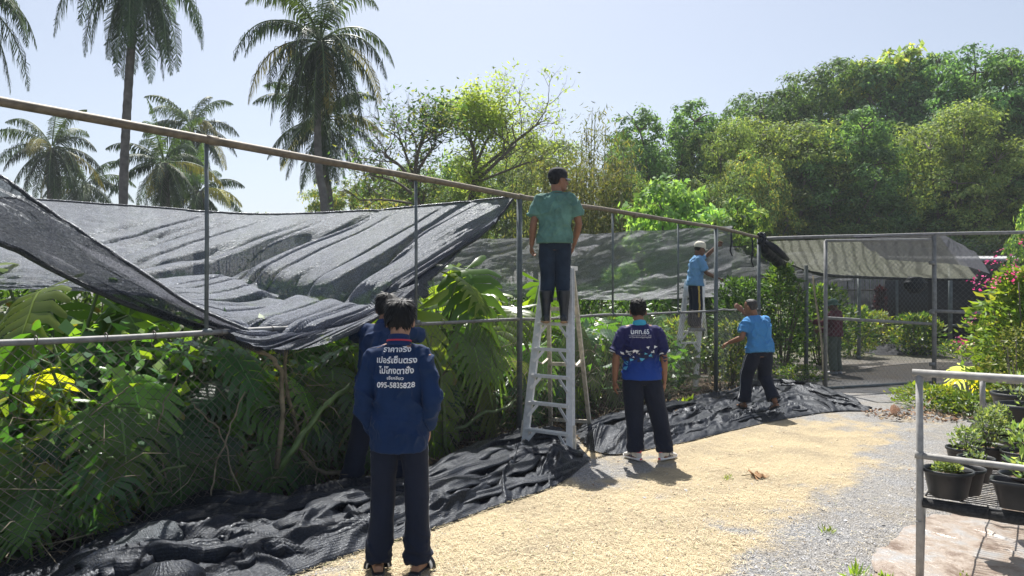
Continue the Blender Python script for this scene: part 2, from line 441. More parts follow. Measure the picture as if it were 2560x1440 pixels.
# straw stalks and gravel grains lying on the ground (uncountable)
def scatter(n, fn, lo=4.0, hi=10.5):
    Y = 1/rng.uniform(1/hi, 1/lo, n); X = rng.uniform(-.8, .75, n)*Y
    keep = rng.uniform(0, 1, n) < fn(X, Y)
    return X[keep], Y[keep]
def okground(X, Y): return (behind(X, Y) < -.5)
X, Y = scatter(90000, lambda X, Y: straw_mask(X, Y)*okground(X, Y)*.9+.04*okground(X, Y))
n = len(X); a = rng.uniform(0, 2*PI, n); L = rng.uniform(.02, .075, n); wd = rng.uniform(.0009, .0020, n)
e = rng.uniform(-.15, .30, n)**2*.9
dx = np.stack([np.cos(a)*np.cos(e), np.sin(a)*np.cos(e), np.sin(e)], -1); pxv = np.stack([-np.sin(a), np.cos(a), 0*a], -1)
P = np.stack([X, Y, np.full(n, .008)+rng.uniform(0, .012, n)], -1)
V = np.stack([P-pxv*wd[:, None], P+pxv*wd[:, None], P+dx*L[:, None]+pxv*wd[:, None]*.3, P+dx*L[:, None]-pxv*wd[:, None]*.3], 1).reshape(-1, 3)
tone = rng.uniform(.5, 1.25, n)[:, None]*np.array([[.64, .545, .36]])
grn = rng.uniform(0, 1, n) < .03; tone[grn] = [.2, .26, .08]
C = np.repeat(np.clip(tone, 0, .9), 4, 0)
def mat_col(name, rough=.8):
    t = NT(name); a = t.new('ShaderNodeVertexColor', layer_name='Col'); t.base(a.outputs[0]); t.set(Roughness=rough); t.p.inputs['Specular IOR Level'].default_value = .25; return t.m
M['straw'] = mat_col('straw'); M['stone'] = mat_col('stone', .85)
tag(link('dry_grass', arrmesh('dry_grass', V, np.arange(4*n).reshape(-1, 4), C), M['straw']), 'cut dry straw scattered over the sunlit ground', 'straw', kind='stuff')
X, Y = scatter(420, lambda X, Y: okground(X, Y)*1.0); n = len(X)
def leafquads0(base, a, e, L, wid, C0):
    d = np.stack([np.cos(a)*np.cos(e), np.sin(a)*np.cos(e), np.sin(e)], -1); s = np.stack([-np.sin(a), np.cos(a), 0*a], -1); L = L[:, None]
    V = np.stack([base, base+d*L*.5+s*L*wid+[0, 0, .006], base+d*L, base+d*L*.5-s*L*wid+[0, 0, .004]], 1).reshape(-1, 3); return V, np.arange(4*len(base)).reshape(-1, 4), np.repeat(C0, 4, 0)
V, Fq, C = leafquads0(np.stack([X, Y, np.full(n, .012)], -1), rng.uniform(0, 6.28, n), rng.uniform(-.05, .4, n), rng.uniform(.012, .045, n), .22, np.array([(.20, .12, .06), (.11, .07, .04), (.30, .2, .1), (.06, .05, .04)])[rng.integers(0, 4, n)])
tag(link('leaf_litter', arrmesh('leaf_litter', V, Fq, C), M['straw']), 'sparse brown leaf flakes scattered over the yard', 'leaf litter', kind='stuff')
X, Y = scatter(42000, lambda X, Y: (1-.9*straw_mask(X, Y))*okground(X, Y)*.8)
n = len(X); s = rng.uniform(.003, .0075, n)*np.where(rng.uniform(0, 1, n) < .015, 2.4, 1)
octa = np.array([(1, 0, 0), (0, 1, 0), (-1, 0, 0), (0, -1, 0), (0, 0, .8), (0, 0, -.5)])
of = np.array([(0, 1, 4), (1, 2, 4), (2, 3, 4), (3, 0, 4)])
a = rng.uniform(0, 2*PI, n); ca, sa = np.cos(a), np.sin(a)
O = octa[None]*rng.uniform(.6, 1.3, (n, 6, 1))*s[:, None, None]
O = np.stack([O[..., 0]*ca[:, None]-O[..., 1]*sa[:, None], O[..., 0]*sa[:, None]+O[..., 1]*ca[:, None], O[..., 2]], -1)
V = (O+np.stack([X, Y, np.full(n, .004)], -1)[:, None]).reshape(-1, 3)
Fq = (of[None]+(np.arange(n)*6)[:, None, None]).reshape(-1, 3)
C = np.repeat(rng.uniform(.10, .5, n)[:, None]*np.array([[1, 1, 1.03]]), 6, 0)
tag(link('gravel', arrmesh('gravel', V, Fq, C), M['stone']), 'loose grey gravel lying over the bare yard', 'gravel', kind='stuff')
# ================================================================ fences
def chain(name, P, zl, zh, c, r, mat, parent):
    "chain link between ground points P[0] and P[1]: zigzag wires, 3-sided"
    P0, P1 = np.array(P[0]), np.array(P[1]); L = np.linalg.norm(P1-P0); u = (P1-P0)/L; nb = np.array([-u[1], u[0], 0])
    h = c/2; nw = int(L/h); nr = int((zh-zl)/h)
    i = np.arange(nw)[:, None]; k = np.arange(nr+1)[None]
    s = (i+((k+i) % 2))*h; z = zl+k*h+0*i
    s = s+.006*fbm(s*2, z*2, 0, 31); off = .03*fbm(s*.7, z*.9, 0, 33)+((k+i) % 2)*r*1.6
    Q = P0+s[..., None]*u+off[..., None]*nb; Q[..., 2] = z+.005*fbm(s*2, z*2, 0, 32)
    A = Q[:, :-1].reshape(-1, 3); B = Q[:, 1:].reshape(-1, 3); d = B-A; d /= np.linalg.norm(d, axis=1)[:, None]
    n1 = np.broadcast_to(nb, d.shape); n2 = np.cross(d, n1)
    ring = [n1*math.cos(q)*r+n2*math.sin(q)*r for q in (0, 2*PI/3, 4*PI/3)]
    V = np.stack([A+ring[0], A+ring[1], A+ring[2], B+ring[0], B+ring[1], B+ring[2]], 1).reshape(-1, 3)
    f = np.array([(0, 1, 4, 3), (1, 2, 5, 4), (2, 0, 3, 5)])
    Fq = (f[None]+(np.arange(len(A))*6)[:, None, None]).reshape(-1, 4)
    return link(name, arrmesh(name, V, Fq, None, True), mat, parent)
TOP = 2.88
fen = empty('chain_link_fence', (0, 0, 0), 'long chain link fence with brown top pipe running from the left edge past the ladder', 'fence')
def wob(a, b, n, amp, seed):
    return [np.array(a)*(1-q)+np.array(b)*q+amp*np.array([0, 0, float(vn(q*6, 0, 0, seed))]) for q in np.linspace(0, 1, n)]
tp = wob(fl(-9.5, TOP), fl(0, TOP), 20, .006, 1)+wob(fl(0, TOP), FP+[0, 0, TOP+.03], 14, .01, 2)[1:]+wob(FP+[0, 0, TOP+.03], FC+[0, 0, TOP-.01], 8, .01, 3)[1:]
m = MB(); m.tube(tp, .031, 10)
for s in (-8.1, -5.6, -3.95, -1.7, -.03, 2.6): a = fl(s, TOP+.001); b = fl(s+.09, TOP+.001); m.tube([a, b], .036, 10)
m.build('top_pipe', M['pipe_brown'], fen)
rl = wob(fl(-9.5, 1.435), fl(0, 1.435), 24, .012, 4)+wob(fl(0, 1.435), FP+[0, 0, 1.45], 16, .02, 5)[1:]+wob(FP+[0, 0, 1.45], FC+[0, 0, 1.43], 8, .01, 6)[1:]
m = MB(); m.tube(rl, [.021 if i < 16 else .018 for i in range(len(rl))], 8); m.build('middle_rail', M['galv'], fen)
m = MB(); m.tube(wob(FP+[0, 0, .03]-U*3.5, FC+[0, 0, .03], 16, .015, 7), .014, 6); m.build('bottom_rail', M['galv_dark'], fen)
rr_t = random.Random(4)
for k in range(34):
    s = -8.5+k*.42+rr_t.uniform(-.1, .1); p = fl(s, 1.437)
    m = MB()
    if s < 5: m.tube([p+[.03*math.cos(a)*NB[0], .03*math.cos(a)*NB[1], .03*math.sin(a)] for a in np.linspace(0, 6.6, 9)]+[p+[0, -.03, -.05-rr_t.random()*.04]], .0035, 5); m.build('tie_wire', M['wire'], fen)
for s, r_, z0, mt in ((-3.94, .0155, 1.43, 'galv_dark'), (-1.73, .0155, 1.43, 'galv_dark'), (-6.3, .0155, 1.43, 'galv_dark'), (0, .034, 0, 'galv_dark'), (2.05, .015, 1.43, 'galv_dark'), (4.0, .015, 1.43, 'galv_dark')):
    m = MB(); m.tube([fl(s, z0, .01), fl(s, (z0+TOP)/2, .01)+[.004, 0, 0], fl(s, TOP-.02, .01)], r_, 10)
    if r_ < .03: m.tube([fl(s-.03, z0+.015, .0), fl(s+.03, z0+.015, .0)], r_*1.5, 8)
    m.build('post', M[mt], fen)
for p, zt in ((FP, TOP+.01), (FC, TOP-.02)):
    m = MB(); m.tube([p+[0, 0, 0], p+[0, 0, zt]], .036, 12); m.tube([p+[0, 0, 1.40], p+[0, 0, 1.49]], .043, 12); m.build('post', M['galv_dark'], fen)
chain('wire_mesh', (fl(-9.2), fl(0)), .03, 1.44, .072, .0021, M['wire'], fen)
chain('wire_mesh', (fl(0.02), FP), .03, 1.44, .072, .0021, M['wire'], fen)
chain('wire_mesh', (FP, FC), .03, 1.43, .075, .0021, M['galv_dark'], fen)

fr = empty('chain_link_fence', FC, 'tall chain link fence with pale top pipe above the gate, right of the corner knot', 'fence')
def rel(o, p): return np.array(p)-np.array(o.location)
D = FR-FC; Dn = D/np.linalg.norm(D)
m = MB(); m.tube([rel(fr, q) for q in wob(FC+[0, 0, TOP-.03], FR+[0, 0, TOP+.01], 10, .006, 8)+wob(FR+[0, 0, TOP+.01], FE+[0, 0, TOP+.02], 8, .006, 9)[1:]], .034, 10)
m.build('top_pipe', M['galv'], fr)
m = MB(); m.tube([rel(fr, FR), rel(fr, FR+[.01, 0, 1.4]), rel(fr, FR+[0, 0, TOP])], .040, 12); m.build('post', M['galv'], fr)
m = MB(); m.tube([rel(fr, FE), rel(fr, FE+[0, 0, TOP])], .04, 12); m.build('post', M['galv'], fr)
chain('wire_mesh', (rel(fr, FR+Dn*.05), rel(fr, FE)), .05, TOP-.05, .10, .0021, M['galv_dark'], fr)
chain('wire_mesh', (rel(fr, FC+Dn*1.2), rel(fr, FR-Dn*.05)), 2.2, TOP-.05, .10, .0018, M['galv_dark'], fr)
m = MB(); m.tube([rel(fr, FR+[-.1, -.06, 1.41]), rel(fr, FR+Dn*.82+[0, -.06, 1.38])], .032, 8); m.build('rail_stub', M['galv'], fr)

G0 = at(2064, HZ, 13.05)*[1, 1, 0]; G1 = FR+[-.09, -.05, 0]; GD = (G1-G0)/np.linalg.norm(G1-G0)
ga = empty('gate', G0, 'wide chain link gate leaf with grey pipe frame standing just ajar', 'gate')
def tubep(name, a, b, r_, mat, par, n=10):
    mm = MB(); mm.tube([rel(par, a), rel(par, (np.array(a)+np.array(b))/2), rel(par, b)], r_, n); return mm.build(name, mat, par)
tubep('frame_post', G0+[0, 0, .03], G0+[0, 0, 2.70], .034, M['galv'], ga)
tubep('frame_rail', G0+[0, 0, 1.30], G1+[0, 0, 1.16], .03, M['galv'], ga)
tubep('frame_rail', G0+[0, 0, .03], G1+[0, 0, -.02+.06], .026, M['galv_dark'], ga)
tubep('frame_rail', G0+[0, 0, 2.70], G1+[0, 0, 2.78], .028, M['galv'], ga)
m = MB(); m.tube([rel(ga, G0+GD*.38+[0, -.01, .04]), rel(ga, G0+GD*.38+[0, -.01, -.05])], .028, 8); m.build('drop_bolt', M['galv_dark'], ga)
m = MB()
for z in (.35, 1.35, 2.3): m.tube([rel(ga, G1+[.02, 0, z]), rel(ga, G1+[.02, 0, z+.07])], .052, 10)
m.build('hinge', M['galv'], ga)
chain('wire_mesh', (rel(ga, G0+GD*.04), rel(ga, G1-GD*.04)), .05, 2.68, .10, .0021, M['galv_dark'], ga)

# posts inside the nursery
for px, d, z, lab in ((2015, 15.6, 2.36, 'slim grey green post beside the broad leaves, left of the gate'), (2147, 19.2, 2.3, 'slim dark post behind the middle of the gate'),
                      (2242, 25, 2.42, 'slim far post in front of the reed wall'), (2358, 26, 2.4, 'far post right of the hanging net bag, near the dark shed')):
    p = at(px, HZ, d)*[1, 1, 0]; m = MB(); m.tube([(0, 0, 0), (.01, 0, z/2), (0, 0, z)], .045, 10); m.tube([(0, 0, 0), (0, 0, .1)], .06, 10)
    o = m.build('post', M['galv_dark']); o.location = p; tag(o, lab, 'post', 'posts holding up the shade nets')
# reed wall
p0 = at(1985, HZ, 27); p1 = at(2420, HZ, 27.5); m = MB(); n = 150
for i in range(n):
    q = p0*(1-i/n)+p1*i/n; x = q[0]+random.uniform(-.01, .01); z = 2.35+random.uniform(-.09, .06); m.tube([(x, q[1], 0), (x+random.uniform(-.03, .03), q[1], z)], .022+random.random()*.006, 5)
o = m.build('reed_wall', mat_simple('grey_reed', (.30, .28, .255), .9, 0, .5, 3)); tag(o, 'grey upright reed wall at the back of the nursery', 'fence')
mm = MB()
for z in (.6, 1.9): mm.tube([(p0[0], p0[1]-.04, z), (p1[0], p1[1]-.04, z)], .025, 6)
mm.build('binding_rail', M['bark'], o)
# dark shed on the right
p = at(2445, HZ, 23); sh = empty('shed', p*[1, 1, 0], 'low open shed with pale sheet roof in deep shade behind the pink flowering bush', 'shed')
m = MB()
for i in range(40):
    x = -1.9+i*.14; m.tube([(x, -1.6, 2.75), (x, 2.4, 3.05)], .045, 6)
m.build('roof', mat_simple('pale_sheet', (.26, .27, .28), .6, .1, .2, 4), sh)
m = MB(); m.box((.9, 2.3, 1.4), (5.4, .08, 2.8)); m.box((3.6, .3, 1.4), (.08, 4, 2.8)); m.build('wall', M['black_bar'], sh)  # walls coloured near black to stand in for the shade of the recess
for x, y in ((-1.8, -1.5), (.6, -1.5), (3.2, -1.5)): m = MB(); m.tube([(x, y, 0), (x, y, 2.72)], .06, 8); m.build('post', M['galv_dark'], sh)
m = MB(); m.beam((-1.8, -1.5, .8), (3.2, -1.5, .82), .6, .05); m.beam((-1.8, -1.75, .84), (3.2, -1.85, .9), .04, .04); m.build('shelf', M['galv_dark'], sh)

# ================================================================ step ladders
def ladder(name, FLp, FRp, RL, RR, top, H_, label, steps, mat_rear):
    FLp, FRp, RL, RR = [np.array([*q, 0.0]) for q in (FLp, FRp, RL, RR)]
    base = (FLp+FRp+RL+RR)/4
    lad = empty(name, base, label, 'ladder', 'step ladders')
    rf = lambda p: np.array(p)-base
    top = np.array([*top, H_]); ux = (FRp-FLp); Wd = np.linalg.norm(ux); ux /= Wd; hw = .17
    TL, TR = top-ux*hw, top+ux*hw
    ins = np.array([ux[1]*-1, ux[0], 0])
    on = lambda a, b, z: a+(b-a)*z/H_
    for a, b in ((FLp, TL), (FRp, TR)):
        m = MB(); m.beam(rf(a+[0, 0, .02]), rf(b), .036, .075, up=ux)
        m.beam(rf(a+[0, 0, .02])-ux*.016*(1 if a is FLp else -1), rf(b)-ux*.016*(1 if a is FLp else -1), .005, .09, up=ux)
        o = m.build('side_rail', M['alu'], lad, False)
        m = MB(); m.beam(rf(a+[0, 0, 0])+ux*(-.026 if a is FLp else .026), rf(on(a, b, .33))+ux*(-.026 if a is FLp else .026), .028, .085, up=ux); m.build('foot_splint', M['wood'], o, False)
        m = MB(); m.box(rf(a+[0, 0, .015]), (.05, .1, .03)); m.build('rubber_foot', M['rubber'], o)
    for z in steps:
        m = MB(); A = on(FLp, TL, z); B = on(FRp, TR, z)
        m.beam(rf(A), rf(B), .085, .028)
        for k in range(5): m.beam(rf(A)+ins*(-.034+k*.017)+[0, 0, .0155], rf(B)+ins*(-.034+k*.017)+[0, 0, .0155], .006, .004)
        o = m.build('step', M['alu'], lad, False)
        m = MB()
        for E, sgn in ((A, 1), (B, -1)):
            low = on(FLp if sgn == 1 else FRp, TL if sgn == 1 else TR, z-.14); mid = E+ux*sgn*.12
            m.beam(rf(low)-ins*.03+ux*sgn*.016, rf(mid)-ins*.03-[0, 0, .012], .012, .034)
            m.tube([rf(low)-ins*.04+ux*sgn*.01, rf(low)-ins*.03+ux*sgn*.01], .009, 6)
        m.build('brace', M['alu'], o, False)
    for a, b in ((RL, TL), (RR, TR)):
        m = MB(); m.beam(rf(a), rf(b+ins*.06), .026, .05, up=ux); o = m.build('rear_leg', mat_rear, lad, False)
    m = MB()
    for z in (.12, .86, 1.55): m.beam(rf(on(RL, TL, z)), rf(on(RR, TR, z)), .024, .045)
    m.build('rear_crossbar', mat_rear, lad, False)
    m = MB(); m.box(rf(top+ins*.05+[0, 0, .01]), (.38, .19, .05), Matrix(((ux[0], ins[0], 0), (ux[1], ins[1], 0), (0, 0, 1)))); m.build('top_cap', M['alu'], lad, False)
    for a, b, c_, d_ in ((FLp, TL, RL, TL), (FRp, TR, RR, TR)):
        m = MB(); p = on(a, b, .98); q = on(c_, d_, .93); md = (p+q)/2+[0, 0, -.06]
        m.beam(rf(p), rf(md), .008, .03, up=ux); m.beam(rf(md), rf(q), .008, .03, up=ux); m.build('spreader', M['wood'], lad, False)
    return lad
ladder('step_ladder', (.131, 7.84), (.604, 7.5), (.50, 9.3), (.99, 9.12), (.535, 8.48), 2.02, 'tall aluminium step ladder standing on the heaped net, under the green shirted man', (.24, .52, .81, 1.10, 1.385, 1.67), M['wood'])
ladder('step_ladder', (2.86, 12.75), (3.27, 12.9), (3.35, 14.1), (3.85, 14.0), (3.40, 13.35), 1.98, 'aluminium step ladder behind the chain link, under the man in the cream cap', (.27, .56, .85, 1.05, 1.40, 1.69), M['alu'])

# ================================================================ potting bench on the right
BU = np.array([.603, .798, 0]); BV = np.array([.798, -.603, 0]); B0 = np.array([2.37, 4.19, 0])
be = empty('potting_bench', B0, 'grey pipe potting bench with black wire shelf at the right edge', 'bench')
m = MB(); m.tube([(0, 0, -.0), (.004, 0, .6), (0, 0, 1.255)], .0195, 12); m.tube([(0, 0, .77), (0, 0, .81)], .0235, 12); m.tube([(0, 0, .40), (0, 0, .405)], .0205, 12); m.build('post', M['galv_light'], be)
m = MB(); m.tube([-BV*.035+[0, 0, 1.265], BV*1.6+[0, 0, 1.262]], .0215, 12); m.build('rail', M['galv_light'], be)
m = MB(); m.tube([BV*.02+[0, 0, .785], BV*1.6+[0, 0, .775]], .0185, 12); m.build('rail', M['galv_light'], be)
m = MB(); pts = [BV*q+[0, 0, .515-.012*math.sin(q*4)] for q in np.linspace(.02, 1.6, 26)]; m.tube(pts, [.026+.007*random.random() for _ in pts], 10)
for q in (.33, .52, .55, 1.0): m.tube([BV*q+[0, 0, .515], BV*(q+.008)+[0, 0, .515]], .036, 10)
m.build('front_bar', M['foam'], be)
m = MB(); m.tube([BU*.12+[0, 0, .50], BU*.10+BV*-.01+[0, 0, 0]], .02, 10); m.build('leg', M['galv_light'], be)
for q in (2.3, 4.6): m = MB(); m.tube([BU*q+[0, 0, 0], BU*q+[0, 0, .8 if q > 2.5 else .53]], .022, 10); m.build('leg', M['galv_light'], be)
m = MB(); m.tube([BU*3.9+BV*.02+[0, 0, .86], BU*3.9+BV*1.6+[0, 0, .86]], .022, 10); m.tube([BU*3.9+BV*.04+[0, 0, .86], BU*3.9+BV*.04+[0, 0, .5]], .022, 10); m.build('rail', M['galv_light'], be)
m = MB(); LU = 4.6; LVv = 1.6
for i in range(int(LU/.045)): m.tube([BU*(i*.045+.03)+BV*.03+[0, 0, .548], BU*(i*.045+.03)+BV*LVv+[0, 0, .548]], .0032, 4)
for i in range(9): m.tube([BU*.02+BV*(.03+i*.18)+[0, 0, .554], BU*LU+BV*(.03+i*.18)+[0, 0, .554]], .0055, 4)
for i in range(6): m.tube([BU*(i*.9)+BV*.02+[0, 0, .533], BU*(i*.9)+BV*LVv+[0, 0, .533]], .012, 6)
m.build('shelf_grid', M['black_bar'], be)

def ovate(n, spread, h, ls, cols, seed, dense=1.0, wid=.42, tilt=.5):
    "leafy sprigs: leaf quads on an upright clump -> arrays"
    r_ = np.random.default_rng(seed)
    th = r_.uniform(0, 2*PI, n); q = r_.uniform(0, 1, n)**.7; z = h*q
    rad = spread*np.sqrt(r_.uniform(0, 1, n))*(.35+.65*np.sin(PI*np.clip(q*.85+.1, 0, 1)))
    base = np.stack([rad*np.cos(th), rad*np.sin(th), z], -1)
    a = th+r_.normal(0, .9, n); e = r_.normal(tilt, .5, n)
    return leafquads(base, a, e, ls*r_.uniform(.6, 1.25, n), wid, cols, r_)
def leafquads(base, a, e, L, wid, cols, r_, fold=.15):
    n = len(base)
    d = np.stack([np.cos(a)*np.cos(e), np.sin(a)*np.cos(e), np.sin(e)], -1)
    s = np.stack([-np.sin(a), np.cos(a), 0*a], -1); roll = r_.normal(0, .6, n)[:, None]
    up = np.cross(s, d); s2 = s*np.cos(roll)+up*np.sin(roll); up2 = np.cross(s2, d)
    L = L[:, None]; w_ = L*wid*.5
    tip = base+d*L-up2*L*.12
    V = np.stack([base, base+d*L*.45+s2*w_+up2*L*fold*.5, tip, base+d*L*.45-s2*w_+up2*L*fold*.5], 1).reshape(-1, 3)
    Fq = np.arange(4*n).reshape(-1, 4)
    cols = np.array(cols); c = cols[r_.integers(0, len(cols), n)]*r_.uniform(.7, 1.3, (n, 1))
    return V, Fq, np.repeat(np.clip(c, 0, 1), 4, 0)
HERB = [(.20, .30, .13), (.27, .37, .17), (.15, .24, .10), (.33, .41, .21)]
def pot(px, py, r_, h, label, plant=None, square=False, z0=.56):
    d = (CZ-z0-h)*F/(py-HZ); p = at(px, HZ, d)*[1, 1, 0]+[0, 0, z0]
    root = empty('potted_plant' if plant else 'plant_pot', p, label, 'plant pot', 'black plastic pots on the bench', random.uniform(0, 6))
    m = MB()
    pr = [(.0, .0), (r_*.72, 0), (r_*.76, .006), (r_*.95, h*.86), (r_*1.0, h*.87), (r_*1.03, h*.9), (r_*1.04, h), (r_*.96, h), (r_*.93, h*.85), (r_*.9, h*.7), (0, h*.7)]
    if square:
        root.rotation_euler.z = R(-37)
        V = []; Fs = []
        for q, z in pr:
            for k in range(32):
                a = 2*PI*k/32; x = math.copysign(abs(math.cos(a))**.3, math.cos(a)); y = math.copysign(abs(math.sin(a))**.3, math.sin(a)); V.append((q*x*1.7, q*y*.8, z))
        for i in range(len(pr)-1):
            for k in range(32): k2 = (k+1) % 32; Fs.append((i*32+k, i*32+k2, (i+1)*32+k2, (i+1)*32+k))
        m.add(V, Fs)
    else: m.lathe(pr, n=30)
    m.build('pot', M['pot'], root)
    s = MB(); V = [(0, 0, h*.8)]; nn = 20
    for ring in (.5, .93):
        for k in range(nn): a = 2*PI*k/nn; f_ = r_*ring*(1 if not square else 1.0); V.append((f_*math.cos(a)*(1.5 if square else 1), f_*math.sin(a)*(.72 if square else 1), h*.8+random.uniform(-.008, .01)-(.006 if ring > .8 else 0)))
    Fs = [(0, 1+k, 1+(k+1) % nn) for k in range(nn)]+[(1+k, 1+nn+k, 1+nn+(k+1) % nn, 1+(k+1) % nn) for k in range(nn)]
    s.add(V, Fs); s.build('soil', M['soil'], root, False)
    if plant:
        n_, sp, ph, ls = plant; seed = int(px+py)
        V, Fq, C = ovate(n_, sp, ph, ls, HERB, seed); V = V+[0, 0, h*.85]
        link('foliage', arrmesh('foliage', V, Fq, C), M['bush_leaf'], root)
        m = MB(); rr = random.Random(seed)
        for k in range(max(3, n_//90)):
            x, y = rr.uniform(-sp, sp)*.75, rr.uniform(-sp, sp)*.75
            m.tube([(x*.2, y*.2, h*.78), (x*.6, y*.6, h+ph*.4), (x, y, h+ph*rr.uniform(.75, .98))], [.004, .003, .0015], 5)
        m.build('stem', M['stem'], root)
    return root
pot(2370, 1172, .128, .155, 'round black pot with low feathery seedling, frontmost beside the bench post', (220, .07, .06, .035))
pot(2412, 1168, .105, .15, 'black pot tucked behind the frontmost pot, bare soil showing')
pot(2412, 1118, .11, .15, 'black pot with bushy grey green herb, left edge of the bench', (300, .10, .15, .034))
pot(2440, 1142, .10, .15, 'black pot with reddish soil below the middle of the herbs', (60, .06, .05, .03))
pot(2470, 1112, .11, .15, 'black pot with tall feathery herb in the middle of the left row', (380, .10, .25, .036))
pot(2492, 1075, .12, .18, 'black pot with grey green herb leaning over it, far end of the left row', (300, .10, .2, .036))
pot(2545, 1100, .12, .15, 'black pot of dry soil, farthest of the right hand row', (60, .08, .12, .06))
pot(2556, 1128, .12, .15, 'black pot of dry soil, second from far end of the right hand row', (50, .08, .12, .06))
pot(2560, 1150, .11, .14, 'low black pot between the two dry soil pots and the square trough')
pot(2560, 1186, .12, .15, 'black pot right behind the square trough with one green shoot', (40, .06, .13, .07))
pot(2572, 1205, .10, .15, 'black square trough on the bench front with white specks of soil', None, True)
pot(2545, 982, .20, .30, 'big black tub with leafy plant, rear of the two tubs on the bench end', (60, .14, .22, .07))
pot(2562, 1010, .19, .30, 'big black tub in front of the leafy tub on the bench end', (30, .08, .16, .06))

# plastic sheet under the bench
pl = [(2190, 1400), (2275, 1330), (2330, 1300), (2470, 1285), (2620, 1262), (2900, 1260), (3000, 1500), (2600, 1640), (2250, 1560), (2170, 1450)]
pts = [gnd(*q) for q in pl]; bmn = bmesh.new(); vs = [bmn.verts.new(q) for q in pts]; bmn.faces.new(vs)
bmesh.ops.triangulate(bmn, faces=bmn.faces[:])
for _ in range(6): bmesh.ops.subdivide_edges(bmn, edges=[e for e in bmn.edges if e.calc_length() > .05], cuts=1)
for v in bmn.verts:
    x, y = v.co.x, v.co.y
    v.co.z = .018+.03*max(0, float(ridge(x*2.2+y*.8, y*3.1-x, 0, 61)))+.012*float(fbm(x*8, y*8, 0, 62)); v.co.x += .05*float(fbm(x*5, y*5, 3, 63)); v.co.y += .05*float(fbm(x*5, y*5, 7, 64))
me = bpy.data.meshes.new('plastic_sheet'); bmn.to_mesh(me); bmn.free(); me.shade_smooth()
t = NT('dirty_plastic'); t.base(t.ramp(t.noise(4, 7, .65), [(.36, (.33, .325, .32)), (.50, (.34, .28, .23)), (.62, (.17, .12, .09))])); t.set(Roughness=.35); t.bump(t.noise(18, 5, .6, dist=1), .6, .02); M['plastic'] = t.m
tag(link('plastic_sheet', me, M['plastic']), 'dirty crumpled white plastic sheet on the gravel under the bench', 'plastic sheet')
# ================================================================ shade nets
def crom(P, ts):
    P = np.asarray(P, float); n = len(P)
    Q = np.concatenate([[2*P[0]-P[1]], P, [2*P[-1]-P[-2]]]); x = np.clip(np.asarray(ts)*(n-1), 0, n-1-1e-9); i = x.astype(int); f = (x-i)
    f = f.reshape(f.shape+(1,)*(P.ndim-1)); a, b, c, d = Q[i], Q[i+1], Q[i+2], Q[i+3]
    return .5*(2*b+(c-a)*f+(2*a-5*b+4*c-d)*f**2+(3*b-a-3*c+d)*f**3)
def grid(rows, nu, nv):
    us = np.linspace(0, 1, nu); vs = np.linspace(0, 1, nv)
    Rw = np.stack([crom([at(*q) if len(q) == 3 else q for q in r_], us) for r_ in rows])
    return crom(Rw, vs), *np.meshgrid(us, vs)
def normals(S):
    du = np.gradient(S, axis=1); dv = np.gradient(S, axis=0); n = np.cross(du, dv); return n/np.maximum(np.linalg.norm(n, axis=-1), 1e-9)[..., None]
def sheet(name, S, mat, scale=(1, 1), parent=None):
    nv, nu = S.shape[:2]; ii = np.arange(nu*nv).reshape(nv, nu)
    Fq = np.stack([ii[:-1, :-1], ii[:-1, 1:], ii[1:, 1:], ii[1:, :-1]], -1).reshape(-1, 4)
    me = arrmesh(name, S.reshape(-1, 3), Fq, None, True)
    uvl = me.uv_layers.new(name='UVMap'); us, vs = np.meshgrid(np.linspace(0, scale[0], nu), np.linspace(0, scale[1], nv))
    uv = np.stack([us, vs], -1).reshape(-1, 2)[Fq.ravel()].astype(np.float32); uvl.data.foreach_set('uv', uv.ravel())
    return link(name, me, mat, parent)

# 1 the big panel let down over the rail
rows = [[(-260, 490, 7.4), (60, 498, 7.8), (350, 517, 8.0), (640, 536, 8.3), (900, 528, 8.5), (1100, 511, 8.6), (1285, 493, 8.65)],
        [(-260, 560, 6.7), (60, 565, 7.1), (350, 588, 7.3), (640, 600, 7.6), (900, 588, 7.9), (1090, 570, 8.2), (1245, 545, 8.5)],
        [(-260, 630, 6.0), (60, 635, 6.4), (370, 670, 6.7), (640, 690, 6.9), (880, 670, 7.2), (1060, 640, 7.7), (1180, 608, 8.2)],
        [(-260, 690, 5.7), (60, 690, 6.0), (410, 722, 6.2), (640, 765, 6.25), (850, 752, 6.6), (1000, 715, 7.1), (1110, 668, 7.8)],
        [(-260, 725, 5.6), (60, 716, 5.8), (420, 742, 5.9), (625, 815, 5.62), (790, 806, 5.95), (955, 772, 6.6), (1050, 712, 7.5)],
        [(-260, 740, 5.5), (100, 722, 5.75), (430, 752, 5.85), (610, 848, 5.42), (750, 872, 5.72), (900, 826, 6.3), (1005, 742, 7.1)]]
S, u_, v_ = grid(rows, 420, 190)
N = normals(S)
w1 = u_*9+v_*4.6+v_*v_*2.0+.16*fbm(u_*3, v_*3, 0, 41)
fold = np.abs(vn(w1*1.15, v_*.8+u_*.4, 0, 42))
f2 = np.abs(vn(w1*3.0, v_*1.1, 0, 44))
env = np.clip(np.minimum(v_*5, 1), .08, 1)*(.35+.65*np.clip((1-v_)*7, 0, 1))
dsp = -.34*np.exp(-(fold/.075)**2)*env*sstep(.2, .45, u_)-.15*np.exp(-(f2/.10)**2)*env*sstep(.15, .5, u_)+.10*fbm(w1*.9, v_*1.2, 0, 46)*env+.05*fbm(u_*7+v_*3, v_*16-u_*6, 0, 47)*env*(1-sstep(.25, .5, u_))+.014*vn(w1*7, v_*3, 0, 43)*env+.006*fbm(u_*80+v_*30, v_*50, 0, 45)
